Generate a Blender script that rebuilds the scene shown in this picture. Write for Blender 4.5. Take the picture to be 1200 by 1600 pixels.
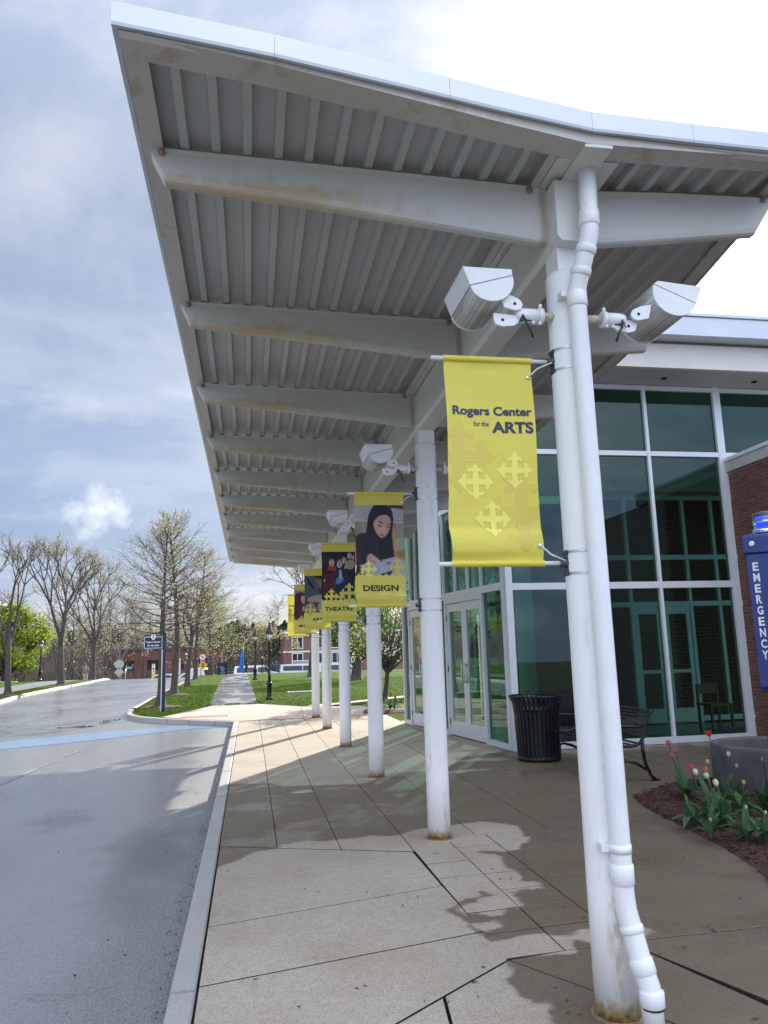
import bpy, bmesh, math, random
from mathutils import Vector, Matrix
import numpy as np

for o in list(bpy.data.objects):
    bpy.data.objects.remove(o)
SC = bpy.context.scene
COL = SC.collection
R = math.radians
random.seed(7)

# ------------------------------------------------------------------ camera
cam_data = bpy.data.cameras.new('camera')
cam = bpy.data.objects.new('camera', cam_data)
COL.objects.link(cam)
# rows: camera right / down / forward expressed in world axes
cr = Vector((0.98491563, -0.1709658, -0.02668133))
cd = Vector((0.00447623, 0.1793183, -0.98378093))
cf = Vector((0.17297734, 0.96882178, 0.17737868))
m = Matrix((cr, -cd, -cf)).transposed().to_4x4()
m.translation = (0, 0, 1.6)
cam.matrix_world = m
cam_data.sensor_fit = 'VERTICAL'
cam_data.sensor_height = 32.0
cam_data.lens = 32.0 * 1190.0 / 1600.0
cam_data.clip_start = 0.05
cam_data.clip_end = 3000
SC.camera = cam
SC.render.resolution_x = 768
SC.render.resolution_y = 1024

# ------------------------------------------------------------------ sky, sun
SUN_EL = R(25.0)
SUN_AZ = math.atan2(0.478, 0.878)            # from +Y towards +X
SUN = Vector((math.sin(SUN_AZ)*math.cos(SUN_EL), math.cos(SUN_AZ)*math.cos(SUN_EL), math.sin(SUN_EL)))
SC.view_settings.view_transform = 'Standard'
SC.view_settings.look = 'None'
SC.view_settings.gamma = 1.0
SC.view_settings.use_curve_mapping = False
SC.view_settings.exposure = 1.93
SC.cycles.transparent_max_bounces = 24
SC.cycles.max_bounces = 8
SC.cycles.sample_clamp_indirect = 6.0

world = bpy.data.worlds.new('World')
SC.world = world
world.use_nodes = True
wt = world.node_tree
wt.nodes.clear()
def wn(t, **k):
    n = wt.nodes.new(t)
    for a, b in k.items():
        setattr(n, a, b)
    return n
def wl(a, b):
    wt.links.new(a, b)
def wmath(op, a, b=None, clamp=False):
    n = wn('ShaderNodeMath', operation=op)
    n.use_clamp = clamp
    for i, v in enumerate((a, b)):
        if v is None: continue
        if isinstance(v, (int, float)): n.inputs[i].default_value = v
        else: wl(v, n.inputs[i])
    return n.outputs[0]
def wramp(fac, stops, interp='EASE'):
    n = wn('ShaderNodeValToRGB')
    n.color_ramp.interpolation = interp
    el = n.color_ramp.elements
    while len(el) > 1: el.remove(el[-1])
    el[0].position = stops[0][0]; el[0].color = (*stops[0][1], 1)
    for p, c in stops[1:]:
        e = el.new(p); e.color = (*c, 1)
    wl(fac, n.inputs[0])
    return n.outputs[0]
sky = wn('ShaderNodeTexSky', sky_type='NISHITA')
sky.sun_disc = False
sky.sun_elevation = SUN_EL
sky.sun_rotation = SUN_AZ
bg1 = wn('ShaderNodeBackground'); bg1.inputs[1].default_value = 0.08
wl(sky.outputs[0], bg1.inputs[0])
tc = wn('ShaderNodeTexCoord')
DIR = tc.outputs['Generated']
sep = wn('ShaderNodeSeparateXYZ'); wl(DIR, sep.inputs[0])
# clouds are laid on a flat layer: direction divided by its height
zc = wmath('ADD', wmath('MAXIMUM', sep.outputs[2], 0.0), 0.22)
comb = wn('ShaderNodeCombineXYZ')
wl(wmath('DIVIDE', sep.outputs[0], zc), comb.inputs[0])
wl(wmath('DIVIDE', sep.outputs[1], zc), comb.inputs[1])
def noise(scale, detail, rough, off, dist=0.0):
    mp = wn('ShaderNodeMapping'); mp.inputs['Location'].default_value = off
    wl(comb.outputs[0], mp.inputs[0])
    n = wn('ShaderNodeTexNoise'); n.inputs['Scale'].default_value = scale
    n.inputs['Detail'].default_value = detail; n.inputs['Roughness'].default_value = rough
    n.inputs['Distortion'].default_value = dist
    wl(mp.outputs[0], n.inputs['Vector'])
    return n.outputs[0]
n1 = noise(0.95, 8, 0.58, (3.1, 1.7, 0.3), 0.35)
n2 = noise(2.6, 9, 0.62, (7.2, 0.4, 2.0), 0.4)
dens = wmath('ADD', wmath('MULTIPLY', n1, 0.72), wmath('MULTIPLY', n2, 0.30))
# bands of cloud: thin bluish grey sheet, paler billows
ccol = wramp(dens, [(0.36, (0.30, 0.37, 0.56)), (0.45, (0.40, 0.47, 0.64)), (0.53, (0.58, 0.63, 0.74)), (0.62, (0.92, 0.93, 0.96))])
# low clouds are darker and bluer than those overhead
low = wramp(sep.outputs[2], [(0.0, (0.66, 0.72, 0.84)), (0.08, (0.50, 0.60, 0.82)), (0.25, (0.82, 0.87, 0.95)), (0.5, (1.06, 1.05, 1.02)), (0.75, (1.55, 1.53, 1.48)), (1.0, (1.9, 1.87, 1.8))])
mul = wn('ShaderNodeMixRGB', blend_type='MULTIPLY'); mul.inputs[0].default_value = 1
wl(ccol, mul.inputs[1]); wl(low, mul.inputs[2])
# two small bright puffs and a wisp standing before the dark sheet ahead
def puff(base, d, r, col, sharp, squash=(1, 1, 1)):
    v = wn('ShaderNodeVectorMath', operation='SUBTRACT'); wl(DIR, v.inputs[0]); v.inputs[1].default_value = d
    s_ = wn('ShaderNodeVectorMath', operation='MULTIPLY'); wl(v.outputs[0], s_.inputs[0]); s_.inputs[1].default_value = squash
    ln = wn('ShaderNodeVectorMath', operation='LENGTH'); wl(s_.outputs[0], ln.inputs[0])
    nz = wn('ShaderNodeTexNoise'); nz.inputs['Scale'].default_value = 0.9/r; nz.inputs['Detail'].default_value = 7; nz.inputs['Roughness'].default_value = 0.62
    wl(DIR, nz.inputs['Vector'])
    k = wmath('SUBTRACT', wmath('ADD', 1.0, wmath('MULTIPLY', wmath('SUBTRACT', nz.outputs[0], 0.5), 2.6)), wmath('DIVIDE', ln.outputs['Value'], r))
    k = wmath('MULTIPLY', k, sharp, True)
    mx = wn('ShaderNodeMixRGB'); wl(k, mx.inputs[0]); wl(base, mx.inputs[1]); mx.inputs[2].default_value = (*col, 1)
    return mx.outputs[0]
skyc = puff(mul.outputs[0], (-0.190, 0.966, 0.175), 0.040, (1.12, 1.13, 1.17), 1.0, (1, 1, 1.35))
skyc = puff(skyc, (-0.185, 0.935, 0.302), 0.055, (0.72, 0.76, 0.85), 0.7, (0.6, 0.6, 2.2))
skyc = puff(skyc, (-0.233, 0.819, 0.524), 0.16, (0.86, 0.89, 0.95), 0.6, (1, 1, 1.2))
# a rain bank stands ahead and to the left; the unseen sky behind is brightened to light the columns
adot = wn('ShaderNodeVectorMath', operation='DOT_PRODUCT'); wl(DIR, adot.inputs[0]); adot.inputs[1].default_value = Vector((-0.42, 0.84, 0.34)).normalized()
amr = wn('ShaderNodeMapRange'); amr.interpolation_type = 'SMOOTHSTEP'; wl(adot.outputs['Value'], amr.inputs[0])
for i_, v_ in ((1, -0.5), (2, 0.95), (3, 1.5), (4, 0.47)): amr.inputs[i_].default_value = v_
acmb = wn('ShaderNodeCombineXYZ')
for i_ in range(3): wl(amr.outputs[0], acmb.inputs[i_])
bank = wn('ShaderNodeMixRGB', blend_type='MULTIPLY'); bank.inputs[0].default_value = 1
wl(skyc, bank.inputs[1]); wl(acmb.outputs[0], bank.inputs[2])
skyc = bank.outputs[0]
# the cloud in front of the sun glows
dotn = wn('ShaderNodeVectorMath', operation='DOT_PRODUCT'); wl(DIR, dotn.inputs[0])
GLOW = Vector((SUN.x + 0.12, SUN.y - 0.1, SUN.z + 0.10)).normalized()
dotn.inputs[1].default_value = GLOW
g = wmath('POWER', wmath('MAXIMUM', wmath('ADD', wmath('MULTIPLY', dotn.outputs['Value'], 0.5), 0.5), 0.0), 105.0)
g = wmath('MULTIPLY', g, wmath('ADD', wmath('MULTIPLY', dens, 1.2), 0.4))
glowc = wn('ShaderNodeMixRGB', blend_type='ADD'); glowc.inputs[0].default_value = 1
gl2 = wn('ShaderNodeMixRGB', blend_type='MULTIPLY'); gl2.inputs[0].default_value = 1
gl2.inputs[1].default_value = (3.2, 3.1, 2.95, 1)
gcomb = wn('ShaderNodeCombineXYZ')
for i in range(3): wl(g, gcomb.inputs[i])
wl(gcomb.outputs[0], gl2.inputs[2])
wl(skyc, glowc.inputs[1]); wl(gl2.outputs[0], glowc.inputs[2])
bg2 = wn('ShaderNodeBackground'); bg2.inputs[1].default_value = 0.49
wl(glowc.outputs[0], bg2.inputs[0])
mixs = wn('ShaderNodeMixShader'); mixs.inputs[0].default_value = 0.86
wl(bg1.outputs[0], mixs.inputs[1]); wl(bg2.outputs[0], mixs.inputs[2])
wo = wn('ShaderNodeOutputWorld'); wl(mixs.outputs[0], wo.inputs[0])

sd = bpy.data.lights.new('sun', 'SUN')
sd.energy = 2.2
sd.angle = R(0.5)
sd.color = (1.0, 0.93, 0.82)
sun = bpy.data.objects.new('sun', sd)
COL.objects.link(sun)
sun.rotation_euler = SUN.to_track_quat('Z', 'Y').to_euler()

# ------------------------------------------------------------------ material kit
class NT:
    """small helper round a material's node tree"""
    def __init__(s, name, rough=0.6, metallic=0.0, spec=0.5):
        s.m = bpy.data.materials.new(name)
        s.m.use_nodes = True
        s.t = s.m.node_tree
        s.b = s.t.nodes['Principled BSDF']
        s.b.inputs['Roughness'].default_value = rough
        s.b.inputs['Metallic'].default_value = metallic
        s.b.inputs['Specular IOR Level'].default_value = spec
        s.out = s.t.nodes['Material Output']
    def n(s, t, **k):
        n = s.t.nodes.new(t)
        for a, b in k.items(): setattr(n, a, b)
        return n
    def l(s, a, b): s.t.links.new(a, b)
    def put(s, v, sock):
        if isinstance(v, (int, float)): sock.default_value = v
        elif isinstance(v, (tuple, list)):
            sock.default_value = (*v, 1) if len(v) == 3 and len(sock.default_value) == 4 else v
        else: s.l(v, sock)
    def math(s, op, a, b=0.0, clamp=False):
        n = s.n('ShaderNodeMath', operation=op); n.use_clamp = clamp
        s.put(a, n.inputs[0]); s.put(b, n.inputs[1])
        return n.outputs[0]
    def pos(s):
        if not hasattr(s, '_p'): s._p = s.n('ShaderNodeNewGeometry').outputs['Position']
        return s._p
    def obj(s):
        if not hasattr(s, '_o'): s._o = s.n('ShaderNodeTexCoord').outputs['Object']
        return s._o
    def xyz(s, v):
        n = s.n('ShaderNodeSeparateXYZ'); s.l(v, n.inputs[0]); return n.outputs
    def noise(s, vec, scale, detail=4, rough=0.55, sc=None, dist=0.0):
        if sc:
            mp = s.n('ShaderNodeMapping'); mp.inputs['Scale'].default_value = sc; s.l(vec, mp.inputs[0]); vec = mp.outputs[0]
        n = s.n('ShaderNodeTexNoise'); s.l(vec, n.inputs['Vector'])
        n.inputs['Scale'].default_value = scale; n.inputs['Detail'].default_value = detail
        n.inputs['Roughness'].default_value = rough; n.inputs['Distortion'].default_value = dist
        return n.outputs[0]
    def ramp(s, fac, stops, interp='LINEAR'):
        n = s.n('ShaderNodeValToRGB'); n.color_ramp.interpolation = interp
        el = n.color_ramp.elements
        while len(el) > 1: el.remove(el[-1])
        f = lambda c: (c, c, c, 1) if isinstance(c, (int, float)) else (*c, 1)
        el[0].position = stops[0][0]; el[0].color = f(stops[0][1])
        for p, c in stops[1:]:
            e = el.new(p); e.color = f(c)
        s.l(fac, n.inputs[0])
        return n.outputs[0]
    def mix(s, fac, a, b, mode='MIX'):
        n = s.n('ShaderNodeMixRGB', blend_type=mode)
        s.put(fac, n.inputs[0]); s.put(a, n.inputs[1]); s.put(b, n.inputs[2])
        return n.outputs[0]
    def step(s, v, a, b):
        n = s.n('ShaderNodeMapRange'); n.interpolation_type = 'SMOOTHSTEP'
        s.put(v, n.inputs[0]); n.inputs[1].default_value = a; n.inputs[2].default_value = b
        n.inputs[3].default_value = 0.0; n.inputs[4].default_value = 1.0
        return n.outputs[0]
    def bump(s, h, strength=0.3, dist=0.01):
        n = s.n('ShaderNodeBump'); n.inputs['Strength'].default_value = strength; n.inputs['Distance'].default_value = dist
        s.l(h, n.inputs['Height']); s.l(n.outputs[0], s.b.inputs['Normal'])
        return n
    def color(s, v): s.put(v, s.b.inputs['Base Color'])
    def rough(s, v): s.put(v, s.b.inputs['Roughness'])
    def ellipses(s, vec, items):
        """smallest scaled distance to a list of (cx, cy, rx, ry, degrees)"""
        cur = None
        for cx, cy, rx, ry, a in items:
            mp = s.n('ShaderNodeMapping', vector_type='TEXTURE')
            mp.inputs['Location'].default_value = (cx, cy, 0)
            mp.inputs['Rotation'].default_value = (0, 0, R(a))
            mp.inputs['Scale'].default_value = (rx, ry, 1000.0)
            s.l(vec, mp.inputs[0])
            v = s.n('ShaderNodeVectorMath', operation='LENGTH'); s.l(mp.outputs[0], v.inputs[0])
            o = s.math('MULTIPLY', s.math('SUBTRACT', v.outputs['Value'], 1.0), min(rx, ry))
            cur = o if cur is None else s.math('MINIMUM', cur, o)
        return cur

def plain(name, col, rough=0.6, metallic=0.0, var=0.12, scale=18.0, bump=0.0, spec=0.5):
    t = NT(name, rough, metallic, spec)
    nz = t.noise(t.pos(), scale, 5, 0.6)
    lo = tuple(c*(1-var) for c in col); hi = tuple(min(1, c*(1+var)) for c in col)
    t.color(t.ramp(nz, [(0.3, lo), (0.7, hi)]))
    t.rough(t.ramp(nz, [(0.3, max(0.02, rough-0.08)), (0.7, min(1, rough+0.08))]))
    if bump: t.bump(nz, bump, 0.004)
    return t.m

M = {}
# painted steel of the canopy, with dirt, runs and rust that belong to it
def painted(name, col, rust_rule=None, grime=0.25):
    t = NT(name, 0.38, 0.0, 0.4)
    p = t.pos()
    big = t.noise(p, 1.7, 5, 0.6)
    streak = t.noise(p, 9.0, 5, 0.65, (1, 1, 0.12))
    c = t.mix(t.math('MULTIPLY', t.step(big, 0.45, 0.75), grime), col, (col[0]*0.80, col[1]*0.76, col[2]*0.66))
    c = t.mix(t.math('MULTIPLY', t.step(streak, 0.56, 0.74), grime*0.9), c, (col[0]*0.72, col[1]*0.64, col[2]*0.44))
    if rust_rule:
        c = rust_rule(t, c, col)
    t.color(c)
    t.bump(t.noise(p, 60, 3), 0.04, 0.002)
    return t.m
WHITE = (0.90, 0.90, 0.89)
def col_rust(t, c, col):
    z = t.xyz(t.pos())[2]
    n = t.noise(t.pos(), 26, 5, 0.65)
    n2 = t.noise(t.pos(), 11, 4, 0.6, (1, 1, 0.10))
    n3 = t.noise(t.pos(), 34, 3, 0.6, (1, 1, 0.35))
    # long yellow runs on the lower metre
    run = t.math('MULTIPLY', t.step(n2, 0.52, 0.66), t.math('MULTIPLY', t.step(n3, 0.38, 0.6), t.step(t.math('MULTIPLY', z, -1), -1.25, -0.35)))
    c = t.mix(t.math('MULTIPLY', run, 0.6), c, (0.55, 0.45, 0.22))
    long_ = t.noise(t.pos(), 15, 4, 0.6, (1, 1, 0.035)); brk = t.noise(t.pos(), 3.0, 5, 0.65)
    c = t.mix(t.math('MULTIPLY', t.math('MULTIPLY', t.step(long_, 0.57, 0.66), t.step(brk, 0.45, 0.62)), 0.45), c, (0.62, 0.55, 0.38))
    chip = t.noise(t.pos(), 55, 3, 0.6)
    c = t.mix(t.math('MULTIPLY', t.step(chip, 0.70, 0.73), 0.5), c, (0.42, 0.38, 0.30))
    edge = t.math('SUBTRACT', z, t.math('MULTIPLY', t.math('SUBTRACT', n, 0.5), 0.16))
    c = t.mix(t.math('SUBTRACT', 1.0, t.step(edge, 0.03, 0.11)), c, (0.55, 0.42, 0.20))
    c = t.mix(t.math('SUBTRACT', 1.0, t.step(edge, 0.0, 0.045)), c, (0.30, 0.12, 0.03))
    return c
def raft_rust(t, c, col):
    x, y, z = t.xyz(t.pos())
    n = t.noise(t.pos(), 13, 6, 0.7)
    out = t.math('ADD', t.math('MULTIPLY', x, 0.9), t.math('MULTIPLY', t.math('SUBTRACT', n, 0.5), 1.6))
    zed = t.math('ADD', z, t.math('MULTIPLY', t.math('SUBTRACT', n, 0.5), 0.2))
    low = t.math('SUBTRACT', 1.0, t.step(zed, 3.80, 3.90))
    k = t.math('MULTIPLY', t.math('SUBTRACT', 1.0, t.step(out, 0.0, 1.0)), low)
    c = t.mix(t.math('MULTIPLY', k, 0.75), c, (0.50, 0.37, 0.20))
    # rust where the left wing is welded to the spine beam
    d = t.math('ABSOLUTE', t.math('SUBTRACT', x, 1.49))
    k2 = t.math('SUBTRACT', 1.0, t.step(t.math('ADD', d, t.math('MULTIPLY', t.math('SUBTRACT', n, 0.5), 0.06)), 0.0, 0.035))
    c = t.mix(t.math('MULTIPLY', k2, 0.5), c, (0.30, 0.18, 0.08))
    return c
def edge_rust(t, c, col):
    n = t.noise(t.pos(), 7, 6, 0.7)
    n2 = t.noise(t.pos(), 45, 4, 0.6)
    c = t.mix(t.math('MULTIPLY', t.step(n, 0.52, 0.68), 0.5), c, (0.36, 0.25, 0.13))
    c = t.mix(t.math('MULTIPLY', t.step(n2, 0.66, 0.72), 0.6), c, (0.16, 0.09, 0.04))
    return c
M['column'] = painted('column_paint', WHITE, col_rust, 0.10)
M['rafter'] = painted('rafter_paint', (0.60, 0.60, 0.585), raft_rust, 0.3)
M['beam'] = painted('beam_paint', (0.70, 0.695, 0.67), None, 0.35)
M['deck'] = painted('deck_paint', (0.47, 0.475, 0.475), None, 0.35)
M['edge'] = painted('edge_channel_paint', (0.55, 0.53, 0.50), edge_rust, 0.4)
M['fascia'] = plain('fascia_metal', (0.60, 0.63, 0.68), 0.35, 0.35, 0.05, 3)
M['pipe'] = plain('plastic_pipe', (0.82, 0.825, 0.83), 0.28, 0, 0.04, 5)
M['fixture'] = plain('fixture_paint', (0.84, 0.85, 0.87), 0.3, 0, 0.04, 8)
M['bracket'] = plain('dark_cast_metal', (0.07, 0.075, 0.085), 0.5, 0.4, 0.2, 40)
M['steel'] = plain('steel_band', (0.55, 0.55, 0.54), 0.3, 0.9, 0.1, 40)
M['stain_pipe'] = plain('galvanised_arm', (0.52, 0.48, 0.38), 0.55, 0.1, 0.25, 30)
M['cable'] = plain('black_cable', (0.02, 0.02, 0.022), 0.5)
M['rope'] = plain('white_rope', (0.75, 0.74, 0.72), 0.8)
M['black'] = plain('black_metal', (0.012, 0.012, 0.016), 0.32, 0.2, 0.3, 30)
M['dark'] = plain('dark_void', (0.015, 0.015, 0.016), 0.9)
M['joint'] = plain('joint_dirt', (0.035, 0.03, 0.026), 0.95, 0, 0.4, 30)
M['bark'] = plain('bark', (0.075, 0.062, 0.05), 0.9, 0, 0.45, 9, 0.5)
M['bark_pale'] = plain('pale_bark', (0.17, 0.15, 0.13), 0.9, 0, 0.35, 9, 0.5)
M['far_twigs'] = plain('far_twigs', (0.085, 0.072, 0.058), 0.95, 0, 0.4, 0.4)
M['navy'] = plain('navy_paint', (0.007, 0.010, 0.045), 0.35, 0, 0.1, 10)
M['signwhite'] = plain('white_lettering', (0.80, 0.80, 0.80), 0.5)
M['ink'] = plain('navy_ink', (0.022, 0.022, 0.075), 0.5)
M['frame'] = plain('white_aluminium', (0.70, 0.715, 0.74), 0.38, 0.1, 0.04, 6)
M['soffit'] = plain('grey_soffit', (0.50, 0.49, 0.48), 0.7, 0, 0.06, 2)
M['cream'] = plain('cream_panel', (0.70, 0.67, 0.62), 0.6, 0, 0.06, 2)
M['tin'] = plain('chrome', (0.7, 0.7, 0.7), 0.15, 1.0, 0.03, 5)

def perforated():
    t = NT('perforated_metal', 0.45, 0.55)
    o = t.obj()
    mp = t.n('ShaderNodeMapping'); mp.inputs['Scale'].default_value = (150, 150, 150); t.l(o, mp.inputs[0])
    v = t.n('ShaderNodeTexVoronoi'); v.inputs['Scale'].default_value = 1.0; v.inputs['Randomness'].default_value = 0.0; t.l(mp.outputs[0], v.inputs['Vector'])
    k = t.step(v.outputs['Distance'], 0.28, 0.40)
    t.color(t.mix(k, (0.10, 0.10, 0.10), (0.66, 0.66, 0.65)))
    t.rough(0.45)
    return t.m
M['perf'] = perforated()

def glass(name, tint, refl=1.0):
    t = NT(name)
    t.t.nodes.remove(t.b)
    lw = t.n('ShaderNodeLayerWeight'); lw.inputs['Blend'].default_value = 0.5
    f5 = t.math('POWER', lw.outputs['Facing'], 4.0)
    fac = t.math('MULTIPLY', t.math('ADD', 0.05, t.math('MULTIPLY', f5, 0.9)), refl)
    tr = t.n('ShaderNodeBsdfTransparent'); tr.inputs[0].default_value = (*tint, 1)
    gl = t.n('ShaderNodeBsdfGlossy'); gl.inputs['Roughness'].default_value = 0.0
    gl.inputs[0].default_value = (0.85, 0.95, 0.92, 1)
    mx = t.n('ShaderNodeMixShader'); t.l(fac, mx.inputs[0]); t.l(tr.outputs[0], mx.inputs[1]); t.l(gl.outputs[0], mx.inputs[2])
    t.l(mx.outputs[0], t.out.inputs[0])
    return t.m
M['glass'] = glass('green_tinted_glass', (0.37, 0.55, 0.485), 1.0)
M['clear'] = glass('clear_glass', (0.93, 0.94, 0.93))
M['doorglass'] = glass('door_glass', (0.74, 0.82, 0.79))

# exposed aggregate concrete: dry patches listed as ellipses, everything else is wet
DRY = [(0.45, 5.6, 0.80, 1.30, 0), (0.35, 4.3, 0.95, 1.35, 0), (0.95, 5.7, 0.75, 0.75, 0), (0.4, 3.4, 0.9, 0.7, 0),
       (1.02, 6.55, 0.62, 0.42, 8), (1.75, 6.65, 0.62, 0.45, -10), (2.05, 6.85, 0.34, 0.36, 0), (1.62, 5.75, 0.28, 0.55, 0),
       (1.48, 4.95, 0.20, 0.14, 20), (1.75, 5.3, 0.16, 0.10, 0), (1.55, 4.3, 0.34, 0.13, 10), (1.95, 4.32, 0.3, 0.09, 5), (1.40, 4.62, 0.12, 0.08, 0),
       (0.95, 11.6, 1.2, 1.95, 0), (0.0, 12.4, 0.9, 2.3, 0), (1.9, 11.6, 1.1, 1.35, 0), (1.6, 16.0, 4.2, 5.0, 0), (3.2, 13.2, 1.2, 1.5, 0),
       (-0.1, 16.0, 4.0, 5.0, 0), (0.3, 24.0, 9.0, 6.0, 0), (1.2, 9.75, 0.28, 0.12, 0), (0.62, 9.35, 0.12, 0.08, 0), (2.6, 10.1, 0.3, 0.10, 0), (3.4, 11.0, 0.35, 0.14, 0)]
def concrete(name, base, wetk):
    t = NT(name, 0.75, 0, 0.45)
    p = t.pos()
    speck = t.noise(p, 85, 4, 0.8)
    mid = t.noise(p, 22, 5, 0.65)
    big = t.noise(p, 1.3, 5, 0.6)
    rnd = t.n('ShaderNodeObjectInfo').outputs['Random']
    c = t.mix(t.step(mid, 0.3, 0.75), tuple(x*0.90 for x in base), tuple(min(1, x*1.08) for x in base))
    c = t.mix(t.math('MULTIPLY', t.step(big, 0.42, 0.7), 0.55), c, (base[0]*0.74, base[1]*0.68, base[2]*0.60))
    blot = t.noise(p, 6.0, 6, 0.7, dist=0.5)
    c = t.mix(t.math('MULTIPLY', t.step(blot, 0.50, 0.72), 0.35), c, (base[0]*0.66, base[1]*0.62, base[2]*0.56))
    scr = t.noise(p, 9.0, 4, 0.6, (0.35, 2.2, 1))
    c = t.mix(t.math('MULTIPLY', t.step(scr, 0.60, 0.70), 0.22), c, tuple(min(1, x*1.3) for x in base))
    peb = t.n('ShaderNodeTexVoronoi'); peb.inputs['Scale'].default_value = 70; t.l(p, peb.inputs['Vector'])
    pcol = t.xyz(peb.outputs['Color'])[0]
    c = t.mix(t.math('MULTIPLY', t.step(peb.outputs['Distance'], 0.42, 0.22), t.math('MULTIPLY', t.step(pcol, 0.62, 0.8), 0.75)), c, tuple(x*0.42 for x in base))
    c = t.mix(t.math('MULTIPLY', t.step(peb.outputs['Distance'], 0.42, 0.22), t.math('MULTIPLY', t.step(pcol, 0.22, 0.08), 0.65)), c, tuple(min(1, x*1.45) for x in base))
    c = t.mix(t.math('MULTIPLY', t.step(speck, 0.50, 0.64), 0.62), c, tuple(x*0.45 for x in base))
    c = t.mix(t.math('MULTIPLY', t.step(speck, 0.46, 0.34), 0.5), c, tuple(min(1, x*1.35) for x in base))
    c = t.mix(t.math('MULTIPLY', rnd, 0.12), c, tuple(x*0.7 for x in base))
    d = t.ellipses(p, DRY)
    d = t.math('ADD', d, t.math('MULTIPLY', t.math('SUBTRACT', t.noise(p, 3.2, 5, 0.55, dist=0.3), 0.5), 0.34))
    wet = t.math('MULTIPLY', t.step(d, -0.015, 0.03), wetk)
    damp = t.math('MULTIPLY', t.step(d, -0.55, 0.0), 0.25)
    c = t.mix(damp, c, t.mix(0.55, c, (0.10, 0.085, 0.065)))
    c = t.mix(wet, c, t.mix(1.0, c, (0.42, 0.375, 0.315), 'MULTIPLY'))
    t.color(c)
    pud = t.step(t.noise(p, 1.1, 5, 0.6), 0.50, 0.62)
    wr = t.math('SUBTRACT', 0.50, t.math('MULTIPLY', pud, 0.24))
    n = t.n('ShaderNodeMix'); n.data_type = 'FLOAT'
    t.l(wet, n.inputs[0]); n.inputs[2].default_value = 0.85; t.l(wr, n.inputs[3])
    t.rough(n.outputs[0])
    t.b.inputs['Specular IOR Level'].default_value = 0.28
    h = t.math('ADD', t.math('MULTIPLY', speck, 0.6), t.math('MULTIPLY', mid, 0.6))
    t.bump(h, 0.45, 0.008)
    return t.m
M['slab'] = concrete('slab_concrete', (0.50, 0.435, 0.355), 1.0)
def kerbm():
    t = NT('granite_kerb', 0.7)
    p = t.pos()
    n = t.noise(p, 120, 4, 0.7); b = t.noise(p, 3, 5, 0.6)
    rnd = t.n('ShaderNodeObjectInfo').outputs['Random']
    c = t.ramp(n, [(0.3, (0.22, 0.22, 0.215)), (0.5, (0.40, 0.395, 0.38)), (0.72, (0.52, 0.51, 0.485))])
    c = t.mix(t.math('MULTIPLY', t.step(b, 0.45, 0.7), 0.5), c, (0.36, 0.34, 0.31))
    c = t.mix(t.math('MULTIPLY', rnd, 0.25), c, (0.42, 0.38, 0.33))
    t.color(c); t.bump(n, 0.25, 0.005)
    return t.m
M['kerb'] = kerbm()
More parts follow.
